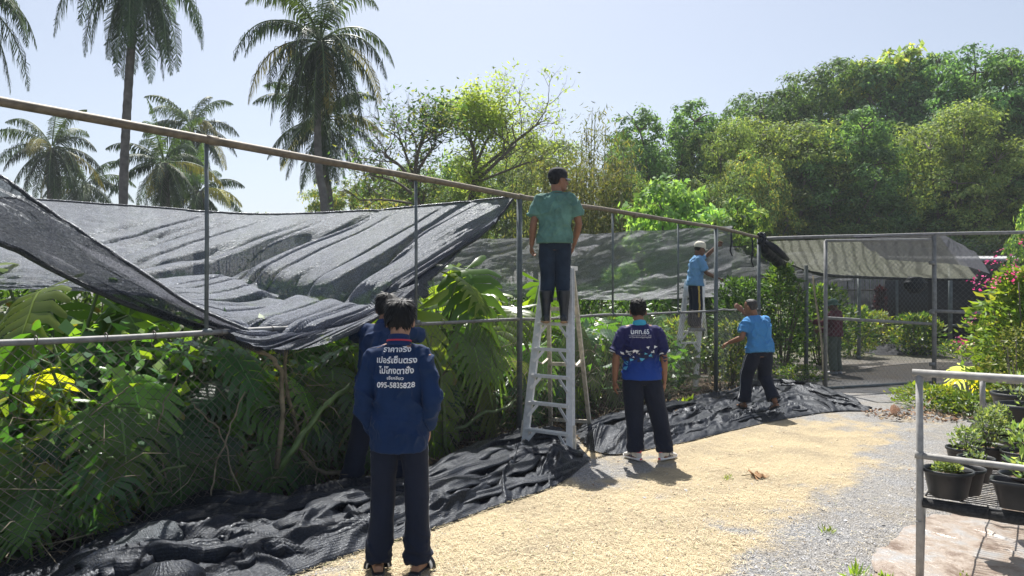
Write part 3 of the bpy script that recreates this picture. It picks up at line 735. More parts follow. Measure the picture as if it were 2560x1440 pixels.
# one deep gathered channel sweeping from the thin post down under the panel
ch = v_-(.26+.40*np.sin(np.clip((u_-.36)/.62, 0, 1)*PI*.5)*1.0)
dsp += -.26*np.exp(-(ch/.04)**2)*sstep(.40, .52, u_)*(1-sstep(.78, .95, u_))
ch2 = v_-(.70+.12*np.sin((u_-.4)*4))
dsp += -.16*np.exp(-(ch2/.03)**2)*sstep(.42, .52, u_)*(1-sstep(.72, .85, u_))
N = np.where((N[..., 1:2] > 0), -N, N)
S = S+N*dsp[..., None]*.55
n1 = sheet('shade_net', S, M['net'], (9, 4)); tag(n1, 'big black shade net panel sagging in sunlit folds over the fence rail', 'shade net')
m = MB(); m.tube([S[0, i]+[0, 0, .006] for i in range(0, 420, 6)], .012, 6); m.build('edge_hem', mat_net('hem', base=(.12, .12, .13), open_=0), n1)
m = MB(); m.tube([S[i, -1] for i in range(0, 190, 5)], .018, 6); m.build('edge_hem', mat_net('hem_dark', base=(.03, .03, .035), open_=0), n1)

# 2 diagonal swag at the left
rows = [[(-260, 300, 4.45), (0, 438, 4.75), (150, 548, 5.0), (320, 662, 5.25), (480, 766, 5.45), (640, 842, 5.62)],
        [(-260, 380, 4.25), (0, 500, 4.62), (140, 590, 4.9), (310, 695, 5.2), (470, 785, 5.42), (640, 846, 5.60)],
        [(-260, 450, 4.3), (0, 560, 4.58), (130, 632, 4.85), (300, 725, 5.12), (465, 797, 5.36), (640, 850, 5.58)],
        [(-260, 500, 4.4), (0, 602, 4.65), (120, 668, 4.85), (290, 752, 5.15), (455, 810, 5.38), (640, 855, 5.58)]]
S, u_, v_ = grid(rows, 260, 70); N = normals(S); N = np.where((N[..., 1:2] > 0), -N, N)
dsp = .10*fbm(v_*5+u_*1.5, u_*1.5, 0, 51)+.03*fbm(v_*16+u_*2, u_*3, 0, 52)+.008*fbm(u_*60, v_*30, 0, 53)
S = S+N*dsp[..., None]
n2 = sheet('shade_net', S, M['net_thin'], (6, 2)); tag(n2, 'gathered black net swag slanting down from the top left to the rail', 'shade net')
m = MB(); m.tube([S[0, i] for i in range(0, 260, 5)], .016, 6); m.build('edge_hem', mat_net('hem_mid', base=(.06, .06, .07), open_=0), n2)
m = MB(); m.tube([S[-1, i] for i in range(0, 260, 5)], .022, 6); m.build('edge_hem', mat_net('hem_low', base=(.015, .015, .02), open_=0), n2)

# 3 grey sunlit net hanging across the middle
rows = [[(1020, 610, 12.2), (1200, 600, 13.2), (1420, 590, 14.3), (1600, 580, 15.4), (1830, 566, 17.0)],
        [(1000, 660, 11.8), (1200, 650, 12.9), (1420, 648, 14.0), (1600, 640, 15.0), (1830, 625, 16.6)],
        [(990, 705, 11.6), (1200, 705, 12.6), (1420, 706, 13.7), (1600, 700, 14.7), (1830, 690, 16.2)],
        [(980, 735, 11.6), (1200, 742, 12.5), (1420, 748, 13.6), (1600, 750, 14.6), (1830, 740, 16.2)]]
S, u_, v_ = grid(rows, 300, 120); N = normals(S); N = np.where((N[..., 1:2] > 0), -N, N)
dsp = .08*np.abs(fbm(u_*6+v_*3, v_*2-u_, 0, 71))+.05*fbm(u_*10+v_*6, v_*5-u_*4, 0, 72)+.008*fbm(u_*50, v_*30, 0, 73)
S = S+N*dsp[..., None]
n3 = sheet('shade_net', S, M['net_grey'], (8, 3)); tag(n3, 'grey glinting net wall hanging behind the man on the ladder', 'shade net')
# 4 thin veil hung on the top pipe
tops = [fl(q, TOP-.04, .02) for q in np.linspace(-.35, 5.6, 8)]
rows = [tops, [np.array(p)+[0, .05, -.30-.05*math.sin(i*2)] for i, p in enumerate(tops)], [np.array(p)+[0, .12, -.62-.10*math.sin(i*1.4)] for i, p in enumerate(tops)], [np.array(p)+[.0, .18, -1.0-.12*math.sin(i*1.1)] for i, p in enumerate(tops)]]
S, u_, v_ = grid(rows, 220, 60); S = S+np.array([-.6, .8, 0])*(.05*fbm(u_*12, v_*5, 0, 75)*v_)[..., None]
n4 = sheet('shade_net', S, M['net_veil'], (6, 2)); tag(n4, 'thin see-through dark net veil hung along the top pipe right of the thick post', 'shade net')
# 5 far net between the corner and the gate
rows = [[(1770, 615, 18.0), (1900, 622, 18.6), (2030, 632, 19.3), (2130, 645, 20)], [(1770, 655, 17.0), (1900, 660, 17.6), (2030, 668, 18.4), (2130, 680, 19)], [(1770, 690, 16.6), (1900, 698, 17.2), (2030, 700, 18.2), (2130, 705, 19)]]
S, u_, v_ = grid(rows, 120, 50); N = normals(S); N = np.where((N[..., 1:2] > 0), -N, N); S = S+N*(.12*fbm(u_*8+v_*3, v_*4, 0, 76))[..., None]
n5 = sheet('shade_net', S, M['net_grey'], (5, 2)); tag(n5, 'far grey net strung between the man in the cream cap and the gate', 'shade net')
m = MB(); m.tube([S[0, i] for i in range(0, 120, 4)], .022, 6); m.build('edge_hem', M['black_bar'], n5)
for px, a, b in ((1827, 578, 640), (1880, 592, 668)):
    p = at(px, a, 14.0); L_ = (b-a)/F*14.0
    m = MB(); m.tube([(0, 0, 0), (.02, .01, -L_*.4), (-.01, 0, -L_*.8), (.03, 0, -L_)], [.012, .02, .016, .01], 5)
    o = m.build('net_scrap', M['net_pile']); o.location = p; tag(o, 'limp net scrap dangling from the pipe, '+('closer to the man in the cream cap' if px < 1850 else 'closer to the corner knot'), 'net scrap')
# 6 pale net roof over the gate
rows = [[(1905, 600, 14.45), (2000, 599, 14.3), (2110, 597, 14.15), (2220, 594, 14.0), (2350, 590, 13.9)],
        [(1920, 628, 14.9), (2010, 632, 15.2), (2120, 636, 15.6), (2230, 632, 15.8), (2380, 622, 16.0)],
        [(1945, 648, 15.6), (2030, 662, 16.3), (2130, 670, 17.2), (2240, 672, 17.6), (2410, 662, 17.5)],
        [(1975, 655, 16.4), (2060, 683, 17.4), (2150, 690, 18.8), (2260, 694, 19.5), (2445, 697, 19.2)]]
S, u_, v_ = grid(rows, 200, 90); N = normals(S); N = np.where((N[..., 2:3] > 0), -N, N)
S = S+N*(np.sin(v_*PI)*(.16*vn(u_*6+v_*2.5, v_*1.0, 0, 77)+.05*np.abs(vn(u_*20+v_*6, v_*1.5, 0, 80)))+.012*fbm(u_*26, v_*14, 0, 78))[..., None]
n6 = sheet('shade_net', S, M['net_pale'], (7, 3)); tag(n6, 'pale see-through net canopy sagging behind the gate', 'shade net')
m = MB(); m.tube([S[-1, i]+[0, 0, -.03] for i in range(0, 200, 5)], [.05-.03*abs(i/40-.2) for i in range(40)], 7); m.build('gathered_edge', M['net_pile'], n6)
m = MB(); m.tube([S[i, 0]+[0, 0, -.05+.04*math.sin(i)] for i in range(0, 90, 4)], [.05+.08*math.sin(i/22*PI) for i in range(23)], 8); m.build('gathered_edge', M['net_pile'], n6)
rows = [[(2130, 596, 14.05), (2240, 594, 13.95), (2345, 592, 13.85), (2370, 598, 14.2)], [(2170, 628, 14.6), (2260, 626, 14.9), (2370, 628, 15.2), (2430, 640, 15.5)], [(2215, 655, 15.3), (2290, 660, 15.9), (2400, 668, 16.2), (2475, 690, 16.5)]]
S, u_, v_ = grid(rows, 120, 70); S = S+np.array([0, 0, .05])+np.array([0, -.3, .6])*(np.sin(v_*PI)*(.16*np.abs(vn(u_*9+v_*3, v_*1.0, 0, 79))+.05*vn(u_*25+v_*7, v_, 0, 81)))[..., None]
n7 = sheet('shade_net', S, M['net_thin'], (5, 3)); tag(n7, 'darker folded net lying over the right half of the gate canopy', 'shade net')
# hanging bag of net, knot at the corner
c = at(2288, 692, 17.5); m = MB()
V = []; rows_ = []
for i in range(12):
    a = i/11; z = -a*.42; rr = .24*math.sin(PI*(a*.9+.1))**.6*(1+.1*math.sin(i*2)); rows_.append(((0, 0, z), (rr*1.15, 0, 0), (0, rr*.8, 0)))
m.loft(rows_, 22); o = m.build('net_bag', M['net_pile']); o.location = c; tag(o, 'dark bag of net hanging behind the gate right post', 'net bundle')
kp = FC+[.05, -.03, TOP]; m = MB()
for k in range(9):
    a = k*.9; q = [(.055*math.cos(a+t_)*(1+.3*math.sin(k)), .055*math.sin(a+t_), -.12+.035*k*.6+.04*math.sin(t_*2+k)) for t_ in np.linspace(0, 5, 12)]; m.tube(q, .024+.007*math.sin(k*3), 7)
m.tube([(0, 0, -.05), (.25, -.02, -.22), (.5, .2, -.36), (.75, .6, -.42)], [.05, .075, .07, .04], 9)
o = m.build('net_knot', M['net_pile']); o.location = kp; tag(o, 'black twisted net knot tied round the corner post', 'net bundle')

# ---------------------------------------------------------------- net heaped along the fence foot
def heap(name, inner, outer, nu, nv, seed, amp, label, extra=None, big=1.0):
    I = crom([gnd(*q) for q in inner], np.linspace(0, 1, nu)); O = crom([gnd(*q) for q in outer], np.linspace(0, 1, nu))
    v = np.linspace(0, 1, nv)[:, None]; u = np.linspace(0, 1, nu)[None]
    L = np.concatenate([[0], np.cumsum(np.linalg.norm(np.diff((I+O)/2, axis=0), axis=1))])
    W = np.linalg.norm(O-I, axis=1)
    s = L[None]+0*v; tt = v*W[None]
    wv = v+.12*fbm(s*1.5, tt*2, 0, seed+9)*np.sin(v*PI)
    S = I[None]*(1-wv[..., None])+O[None]*wv[..., None]
    edge = np.minimum(v*7, 1)*np.minimum((1-v)*7, 1)*np.minimum(u*14, 1)*np.minimum((1-u)*14, 1); edge = edge**.6
    wx = s+.5*fbm(s*1.2, tt*1.5, 0, seed); wy = tt+.45*fbm(s*.9, tt*1.6, 4, seed+1)+.16*s
    r1 = np.clip(1-np.abs(fbm(wx*.5, wy*2.6, 0, seed+2))*3.0, 0, 1)**1.6; r2 = np.clip(1-np.abs(fbm(wx*.9+wy*1.5, wy*6, 0, seed+3))*2.8, 0, 1)**1.5
    r3 = np.clip(1-np.abs(fbm(wx*4+wy*9, wy*12-wx*3, 0, seed+4))*2.4, 0, 1)
    h = amp*(.70*r1+.30*r2+.02*r3+.35*(fbm(wx*1.0, wy*1.4, 0, seed+5)*.5+.5))+.003*fbm(s*22, tt*22, 0, seed+6)
    if extra is not None: h = h+extra(S[..., 0], S[..., 1], u+0*v, v+0*u)
    S[..., 2] = .012+np.maximum(h, 0)*edge
    S[..., 0] += .06*vn(s*3, tt*5, 0, seed+7)*edge*.5; S[..., 1] += .06*vn(s*3, tt*5, 5, seed+8)*edge*.5
    o = sheet(name, S, M['net_pile'], (float(L[-1])*1.0, float(W.mean())*2.2)); tag(o, label, 'netting', 'black netting heaped along the fence foot'); return o
def bump_at(px, py, rx, ry, ang, h, X, Y):
    p = gnd(px, py); dx, dy = X-p[0], Y-p[1]; a = dx*math.cos(ang)+dy*math.sin(ang); b = -dx*math.sin(ang)+dy*math.cos(ang); return h*np.exp(-(a/rx)**4-(b/ry)**2)
inner = [(-120, 1500), (80, 1400), (200, 1345), (360, 1305), (520, 1278), (640, 1275), (770, 1245), (900, 1222), (1040, 1205), (1120, 1165), (1200, 1120), (1290, 1085), (1400, 1068)]
outer = [(-60, 1640), (120, 1640), (300, 1640), (480, 1560), (640, 1480), (760, 1432), (880, 1388), (1000, 1350), (1120, 1312), (1240, 1268), (1340, 1235), (1410, 1205), (1478, 1150)]
IN1, OU1 = inner, outer
HP1 = heap('netting_heap', inner, outer, 460, 120, 101, .14, 'long black netting heap on the ground from the bottom left corner to the ladder feet',
     lambda X, Y, u, v: bump_at(1330, 1165, .45, .22, .6, .08, X, Y)+bump_at(600, 1370, .8, .16, .5, .09, X, Y))
inner = [(1425, 1075), (1500, 1048), (1590, 1022), (1680, 1005), (1760, 990), (1850, 972), (1940, 955), (2020, 962), (2080, 990), (2120, 1012)]
outer = [(1475, 1128), (1540, 1138), (1640, 1122), (1720, 1106), (1800, 1086), (1900, 1062), (1980, 1046), (2050, 1034), (2120, 1028), (2190, 1030)]
IN2, OU2 = inner, outer
HP2 = heap('netting_heap', inner, outer, 360, 100, 131, .085, 'black netting spread on the ground between the ladder and the gate, under the walking man',
     lambda X, Y, u, v: bump_at(1500, 1110, .35, .2, .4, .16, X, Y)+bump_at(1980, 985, .8, .2, .3, .09, X, Y))
def roll(pts, rad, seed, flat=.8):
    P = crom(pts, np.linspace(0, 1, 60)); q = MB(); rr = crom(np.array(rad)[:, None], np.linspace(0, 1, 60))[:, 0]
    q.tube(P, list(rr), 26, True, None, flat); V = np.array(q.v); c_ = np.repeat(P, 26, 0); dlt = V-c_
    k = 1+.30*fbm(V[:, 0]*6, V[:, 1]*6, V[:, 2]*6, seed)+.16*np.clip(1-np.abs(fbm(V[:, 0]*9, V[:, 1]*9, V[:, 2]*14, seed+1))*3, 0, 1); q.v = [tuple(x) for x in c_+dlt*k[:, None]]
    return q
def uvroll(q, name):
    me = q.mesh(name); uvl = me.uv_layers.new(name='UVMap'); vi = np.empty(len(me.loops), np.int32); me.loops.foreach_get('vertex_index', vi)
    uv = np.stack([(vi % 26)/26*1.0, (vi//26)/60*2.4], -1).astype(np.float32); uvl.data.foreach_set('uv', uv.ravel()); return me
rr_ = empty('netting_roll', gnd(330, 1400), 'grey black folded roll of netting humped up at the near end of the heap', 'netting')
r0 = np.array(rr_.location)
q = roll([gnd(205, 1500, .04)-r0, gnd(255, 1430, .08)-r0, gnd(320, 1378, .13)-r0, gnd(390, 1345, .17)-r0, gnd(430, 1345, .15)-r0, gnd(470, 1385, .04)-r0], [.02, .07, .095, .105, .10, .02], 160)
link('roll', uvroll(q, 'roll'), mat_net('shade_net_roll', base=(.04, .05, .055), open_=0, rough=.45, rib=30, ribw=.1, trans=.1, tcol=(.3, .33, .33)), rr_)
q = roll([gnd(240, 1530, .04)-r0, gnd(330, 1480, .10)-r0, gnd(420, 1455, .15)-r0, gnd(470, 1440, .13)-r0, gnd(520, 1450, .03)-r0], [.015, .085, .12, .09, .015], 170)
link('fold', uvroll(q, 'fold'), M['net_pile'], rr_)
q = roll([gnd(90, 1475, .03)-r0, gnd(200, 1415, .07)-r0, gnd(300, 1345, .08)-r0, gnd(350, 1330, .04)-r0], [.015, .07, .07, .015], 180)
link('fold', uvroll(q, 'fold'), M['net_pile'], rr_)
def folds(parent_, inner_, outer_, spec, seed):
    I = crom([gnd(*q) for q in inner_], np.linspace(0, 1, 60)); O = crom([gnd(*q) for q in outer_], np.linspace(0, 1, 60))
    for k, (u0, u1, v0, v1, rad, z) in enumerate(spec):
        n_ = 46; uu = np.linspace(u0, u1, n_); ii = uu*59; tt_ = np.linspace(0, 1, n_)
        vv = v0+(v1-v0)*tt_+.10*fbm(tt_*4, k*3.1, 0, seed+k)
        Pi = crom(I, uu); Po = crom(O, uu); P = Pi*(1-vv[:, None])+Po*vv[:, None]; P[:, 2] = z*np.sin(PI*np.clip(tt_*.94+.03, 0, 1))**.5+.03*fbm(tt_*6, k, 0, seed+30+k)
        rr = rad*(.45+.55*np.sin(PI*np.clip(tt_, .02, .98))**.6)*(1+.25*fbm(tt_*7, k*2, 0, seed+60+k))
        q_ = MB(); q_.tube(P, list(rr), 26, True, None, .62); V = np.array(q_.v); c_ = np.repeat(P, 26, 0); dl = V-c_; th = np.tile(np.arange(26)/26*2*PI, n_); tl = np.repeat(tt_, 26)
        kk = 1+.16*np.sin(th*4+3*fbm(tl*5, k, 0, seed)+tl*5)+.10*np.sin(th*7-tl*8+k)+.14*fbm(th*1.2, tl*14, k, seed+5); q_.v = [tuple(x) for x in c_+dl*kk[:, None]]
        me = q_.mesh('fold'); uvl = me.uv_layers.new(name='UVMap'); vi = np.empty(len(me.loops), np.int32); me.loops.foreach_get('vertex_index', vi)
        Lf = float(np.linalg.norm(np.diff(P, axis=0), axis=1).sum()); uv = np.stack([(vi//26)/46*Lf, (vi % 26)/26*rad*12], -1).astype(np.float32); uvl.data.foreach_set('uv', uv.ravel()); link('fold', me, M['net_pile'], parent_)
folds(HP1, IN1, OU1, [(.12, .50, .25, .45, .10, .12), (.20, .62, .62, .75, .09, .09), (.30, .75, .30, .55, .10, .14), (.42, .95, .78, .90, .07, .06), (.45, .92, .45, .60, .10, .15), (.60, .98, .20, .35, .10, .14), (.05, .40, .80, .60, .09, .08), (.70, .99, .68, .72, .09, .10),
        (.15, .35, .10, .30, .07, .07), (.35, .60, .88, .80, .06, .06), (.55, .85, .15, .25, .08, .10), (.78, .98, .48, .86, .08, .15), (.10, .34, .55, .80, .13, .12), (.22, .48, .12, .35, .12, .13), (.36, .66, .60, .45, .12, .15), (.50, .80, .72, .62, .11, .12), (.62, .92, .35, .50, .12, .15), (.28, .44, .80, .90, .08, .07)], 400)
folds(HP2, IN2, OU2, [(.02, .40, .30, .25, .08, .10), (.0, .30, .72, .85, .08, .08), (.30, .75, .88, .92, .05, .04), (.50, .95, .12, .20, .07, .09), (.60, .98, .35, .45, .06, .07), (.75, .99, .10, .50, .07, .10), (.78, 1.0, .75, .80, .05, .05), (.10, .55, .55, .50, .04, .04)], 500)
q = MB()  # dark pile inside the gate
c = gnd(2262, 884); rows_ = []
V = []; nn, mm_ = 60, 26; xs, ys = np.meshgrid(np.linspace(-1, 1, nn), np.linspace(-1, 1, mm_)); hgt = np.clip(1-xs**2-ys**2, 0, 1)**.6*(.16+.16*np.clip(1-np.abs(fbm(xs*3, ys*3, 0, 190))*2.5, 0, 1))
S = np.stack([xs*1.05, ys*.6, .01+hgt], -1); o = sheet('netting_heap', S, M['cap_black'], (2, 1)); o.location = [float(x) for x in c]; tag(o, 'small dark netting heap on the path inside the gate', 'netting')
# ================================================================ plants
GREENS = [(.06, .15, .044), (.088, .195, .046), (.043, .115, .045), (.12, .23, .05), (.058, .145, .062)]
LIME = [(.16, .25, .04), (.20, .28, .05), (.12, .21, .04)]
GOLD = [(.55, .50, .04), (.44, .46, .05), (.28, .34, .05)]
def mono_leaf(size, c, r_, nl=8, fen=True):
    "one split leaf in local axes: midrib +y from the stalk, face +z"
    Vs = []; Fs = []; Cs = []
    L = size; br = r_.random() < .3
    def w(t): return .54*L*(max(0.0, math.sin(PI*min(1, (t*.86+.16))))**.65)
    def z(x, y): return .16*abs(x)-.55*x*x/L-.42*max(0, y)**2/L+.02*L*math.sin(9*y/L+3*x/L)
    def P(x, y): return (x, y, z(x, y))
    rib = .018*L
    for sgn in (-1, 1):
        for i in range(nl):
            t0 = -.12+i/nl*1.02; t1 = -.12+(i+1)/nl*1.02; tm = (t0+t1)/2
            y0, y1, ym = t0*L, t1*L, tm*L
            W = w((tm+.12)/1.14)*r_.uniform(.9, 1.05); sweep = (.10+.30*tm)*L*(1 if i > 0 else -1.6)
            b = .60*W; j = r_.uniform(.90, .99)
            hv = (y1-y0)/2
            up = .016*L; R3 = lambda x, y: (x, y, z(x, y)+up)
            pts = [P(0, max(y0, 0) if i == 0 else y0), P(0, (max(y0, 0)+y1)/2), P(0, y1),
                   P(sgn*b, y0+sweep*.4), R3(sgn*b, ym+sweep*.4), P(sgn*b, y1+sweep*.4),
                   P(sgn*W*.84, ym+sweep*.85-hv*j*.86), R3(sgn*W*.85, ym+sweep*.86), P(sgn*W*.84, ym+sweep*.85+hv*j*.84),
                   P(sgn*W*1.0, ym+sweep*1.08-hv*.38), P(sgn*W*1.02, ym+sweep*1.1), P(sgn*W*1.0, ym+sweep*1.08+hv*.52)]
            o = len(Vs); Vs += pts
            q = [(a_*3+c_, a_*3+3+c_, a_*3+4+c_, a_*3+1+c_) for a_ in range(3) for c_ in range(2)]
            Fs += [tuple(o+k for k in (f if sgn > 0 else f[::-1])) for f in q]
            k = r_.uniform(.9, 1.1); Cs += [tuple(a*k for a in c)]*9+[((.19, .12, .05) if br and r_.random() < .5 else tuple(a*k for a in c))]*3
        # midrib ridge
    o = len(Vs); lc = tuple(min(1, a*1.9+.02) for a in c)
    n = 6
    for i in range(n+1):
        y = i/n*L*.95; zz = z(0, y)+.004; ww = rib*(1-i/n*.7); Vs += [(-ww, y, zz), (ww, y, zz)]; Cs += [lc, lc]
    Fs += [(o+2*i, o+2*i+1, o+2*i+3, o+2*i+2) for i in range(n)]
    return np.array(Vs), np.array(Fs), np.array(Cs)
def place(V, pos, az, pitch, roll, sc_=1):
    M_ = Matrix.Rotation(az, 3, 'Z') @ Matrix.Rotation(pitch, 3, 'X') @ Matrix.Rotation(roll, 3, 'Y')
    return (V*sc_) @ np.array(M_).T+np.array(pos)
def monstera(seed, n, h, spread, size, cols, gold=0.0):
    r_ = random.Random(seed); parts = []; st = MB()
    for i in range(n):
        a = i*2.399+r_.uniform(-.4, .4); q = (i+.5)/n
        hh = h*(.30+.70*q*r_.uniform(.85, 1.08)); rr = spread*(1.05-.55*q)*r_.uniform(.7, 1.1)
        pos = np.array([rr*math.cos(a), rr*math.sin(a), hh])
        c = r_.choice(cols); k = r_.uniform(.5, 1.5); c = tuple(x*k for x in c)
        if r_.random() < gold: c = r_.choice(GOLD)
        Lf = size*r_.uniform(.72, 1.15)
        V, Fq, C = mono_leaf(Lf, c, r_, r_.choice((7, 8, 9)))
        az = a-PI/2+r_.uniform(-.5, .5)
        pitch = r_.uniform(-1.15, -.15) if q < .8 else r_.uniform(-.7, .25)
        parts.append((place(V, pos, az, pitch, r_.uniform(-.35, .35)), Fq, C))
        mid = (pos[0]*.35, pos[1]*.35, hh*.62)
        st.tube([(pos[0]*.06, pos[1]*.06, 0), mid, (pos[0]*.8, pos[1]*.8, hh*.97), tuple(pos)], [.017, .013, .010, .008], 6)
    for k in range(2): # thick creeping stem
        a = r_.uniform(0, 6.28); st.tube([(0, 0, 0), (.2*math.cos(a), .2*math.sin(a), h*.2), (.15*math.cos(a+1), .15*math.sin(a+1), h*.45)], [.03, .028, .02], 7)
    V, Fq, C = joinarr(parts)
    return (V, Fq, C), st
MON = [monstera(1, 15, 1.5, .75, .62, GREENS), monstera(2, 14, 1.35, .8, .70, GREENS, .06), monstera(3, 16, 1.6, .7, .58, GREENS+LIME, .05),
       monstera(4, 11, 1.75, .65, .80, LIME+GREENS[3:4]), monstera(5, 14, 1.2, .75, .55, GREENS, .1), monstera(6, 13, 1.30, .6, .52, LIME+GOLD, .5), monstera(8, 16, .9, .7, .5, GREENS)]
GM = 'split leaf plants crowding behind the fence'
def mon(k, s, b, sc_, rz, label):
    o = empty('monstera', fl(s, 0, b), label, 'plant', GM, rz); o.scale = (sc_,)*3
    (V, Fq, C), st = MON[k]; cz, sz = math.cos(rz), math.sin(rz); Vw = V*sc_; Vw = np.stack([Vw[:, 0]*cz-Vw[:, 1]*sz, Vw[:, 0]*sz+Vw[:, 1]*cz, Vw[:, 2]], -1)
    bb = behind(Vw[:, 0]+o.location.x, Vw[:, 1]+o.location.y); b2 = np.where(bb < .40, .05+.35*np.exp((bb-.40)/.35), bb)
    if s < 5: Vw = Vw+np.outer(b2-bb, NB)
    V2 = np.stack([Vw[:, 0]*cz+Vw[:, 1]*sz, -Vw[:, 0]*sz+Vw[:, 1]*cz, Vw[:, 2]], -1)/sc_
    link('foliage', arrmesh('foliage', V2, Fq, C, True), M['leaf'], o); link('stem', st.mesh('stem'), M['stem'], o); return o
big = [(5, -5.05, .62, .98, 0.2, 'golden yellow split leaf plant at the far left behind the fence'),
       (0, -4.45, .75, 1.0, 1.0, 'dark green split leaf plant between the golden plant and the left thin post'),
       (6, -5.2, .45, .9, 2.0, 'low dark split leaf plant under the golden yellow one'),
       (6, -4.6, .42, 1.0, 0.4, 'low split leaf plant behind the folded netting roll'),
       (1, -3.75, .72, 1.0, 2.2, 'broad split leaf plant right behind the left thin post'),
       (4, -3.1, .6, 1.0, 3.0, 'mid green split leaf plant with some yellow blades under the net dip'),
       (2, -2.45, .7, .88, 4.2, 'split leaf plant behind the two men in navy'),
       (6, -3.4, .38, .9, 4.0, 'low split leaf plant at the fence foot beside the dry vines'),
       (1, -1.85, .62, .95, 5.0, 'leafy split leaf plant hidden behind the front man shoulder'),
       (3, -.95, .62, 1.22, .5, 'tall lime green split leaf plant left of the thick post'),
       (3, -.35, .85, 1.22, 2.5, 'lime split leaf plant with huge fanned blade touching the thick post'),
       (0, -1.2, .5, .75, 3.7, 'low dark split leaf plant behind the netting left of the ladder'),
       (4, .55, .7, .9, 1.1, 'split leaf plant seen between the ladder rails'),
       (3, 1.25, .95, 1.15, 4.4, 'lime split leaf plant right of the green shirted man'),
       (2, 1.7, .6, .8, 2.9, 'split leaf plant behind the polo shirt man left arm'),
       (1, 2.5, .9, .9, .9, 'pale shining split leaf plant behind the polo shirt man head'),
       (0, 3.2, .8, .85, 5.5, 'split leaf plant between the polo shirt man and the far ladder'),
       (1, 3.3, 1.9, .85, 1.5, 'split leaf plant farther back left of the far ladder'),
       (1, 5.9, 2.3, 1.0, 3.3, 'glossy split leaf plant left of the walking man head'),
       (0, 7.3, 2.3, 1.0, 2.0, 'glossy split leaf plant right of the walking man head'),
       (1, 8.2, 3.0, .95, .3, 'split leaf plant beside the slim grey green post'),
       (0, -5.6, 1.7, 1.0, 4.0, 'dark split leaf plant in the second row at the left edge'),
       (2, -4.3, 1.75, 1.28, 5.1, 'second row split leaf plant under the net swag'),
       (0, -3.3, 1.7, 1.15, 1.3, 'second row split leaf plant below the big net panel'),
       (2, -2.2, 1.6, 1.1, 2.1, 'second row split leaf plant behind the net dip'),
       (0, .3, 1.8, 1.0, 4.8, 'second row split leaf plant behind the ladder'),
       (2, 1.6, 2.1, .95, 5.9, 'second row split leaf plant behind the lime one beside the ladder')]
for a in big: mon(*a)
# uncountable dim understorey
V, Fq, C = [], [], []
n = 16000
s = rng.uniform(-8.5, 5.6, n); b = rng.uniform(.25, 3.2, n); z = rng.uniform(.03, 1.15, n)*np.clip(.5+b*.5, 0, 1)
base = np.stack([fl(float(a), float(q), float(c)) for a, q, c in zip(s, z, b)])
V, Fq, C = leafquads(base, rng.uniform(0, 6.28, n), rng.normal(-.1, .5, n), rng.uniform(.08, .26, n), .45, GREENS, rng)
tag(link('undergrowth', arrmesh('undergrowth', V, Fq, C), M['leaf']), 'dense leafy undergrowth filling the nursery bed behind the fence', 'undergrowth', kind='stuff')
n = 2600; s = rng.uniform(-8, -.6, n); b = rng.uniform(.10, .7, n); z = rng.uniform(.1, 1.55, n); keep = fbm(s*1.4, z*2.2, 0, 91) > .0; s, b, z = s[keep], b[keep], z[keep]; n = len(s)
base = np.stack([fl(float(a), float(c), float(q)) for a, q, c in zip(s, b, z)])
V, Fq, C = leafquads(base, rng.uniform(0, 6.28, n), rng.normal(-.5, .5, n), rng.uniform(.06, .15, n), .75, GREENS+LIME, rng)
tag(link('climbing_leaves', arrmesh('climbing_leaves', V, Fq, C), M['leaf']), 'small broad creeper leaves climbing behind the chain link fence', 'creeper', kind='stuff')
o = empty('broad_leaf_plant', at(1110, HZ, 8.5)*[1, 1, 0], 'thin stemmed plant with round lime leaves above the net edge by the thick post', 'plant')
st = MB(); n = 15; r_ = np.random.default_rng(6); base = np.stack([r_.normal(0, .16, n), r_.normal(0, .12, n), r_.uniform(1.75, 2.12, n)], -1)
V, Fq, C = leafquads(base, r_.uniform(0, 6.28, n), r_.normal(-.3, .3, n), r_.uniform(.16, .26, n), .85, LIME, r_); link('foliage', arrmesh('foliage', V, Fq, C), M['leaf'], o)
for p in base: st.tube([(0, 0, .2), (p[0]*.4, p[1]*.4, 1.3), tuple(p)], [.009, .006, .003], 5)
st.build('stem', M['stem'], o)
# fine twigs and dead litter along the fence foot
m = MB(); rr = random.Random(5)
for i in range(560):
    s_ = rr.uniform(-7, 4.5); b_ = rr.uniform(-.12, .5); p = fl(s_, rr.uniform(0, .12)+(rr.random()**2.2)*1.0, b_); a = rr.uniform(0, 6.28); l = rr.uniform(.12, .5); el = rr.uniform(-.3, .8)
    q = p+np.array([math.cos(a)*l, math.sin(a)*l, math.sin(el)*l]); mid = (p+q)/2+[rr.uniform(-.05, .05), rr.uniform(-.05, .05), rr.uniform(-.03, .08)]
    m.tube([p, mid, q], [.0035, .003, .0015], 4, False)
tag(m.build('dead_twigs', M['vine']), 'tangle of thin dead twigs along the foot of the fence', 'twigs', kind='stuff')
n = 5000; s = rng.uniform(-8, 7, n); b = rng.normal(.0, .28, n); base = np.stack([fl(float(a), .012, float(c)) for a, c in zip(s, b)])
V, Fq, C = leafquads(base, rng.uniform(0, 6.28, n), rng.uniform(-.05, .5, n), rng.uniform(.03, .10, n), .4, [(.17, .11, .06), (.10, .07, .04), (.24, .17, .09), (.07, .05, .03)], rng)
tag(link('leaf_litter', arrmesh('leaf_litter', V, Fq, C), M['straw']), 'brown dead leaf litter lying along the fence foot', 'leaf litter', kind='stuff')
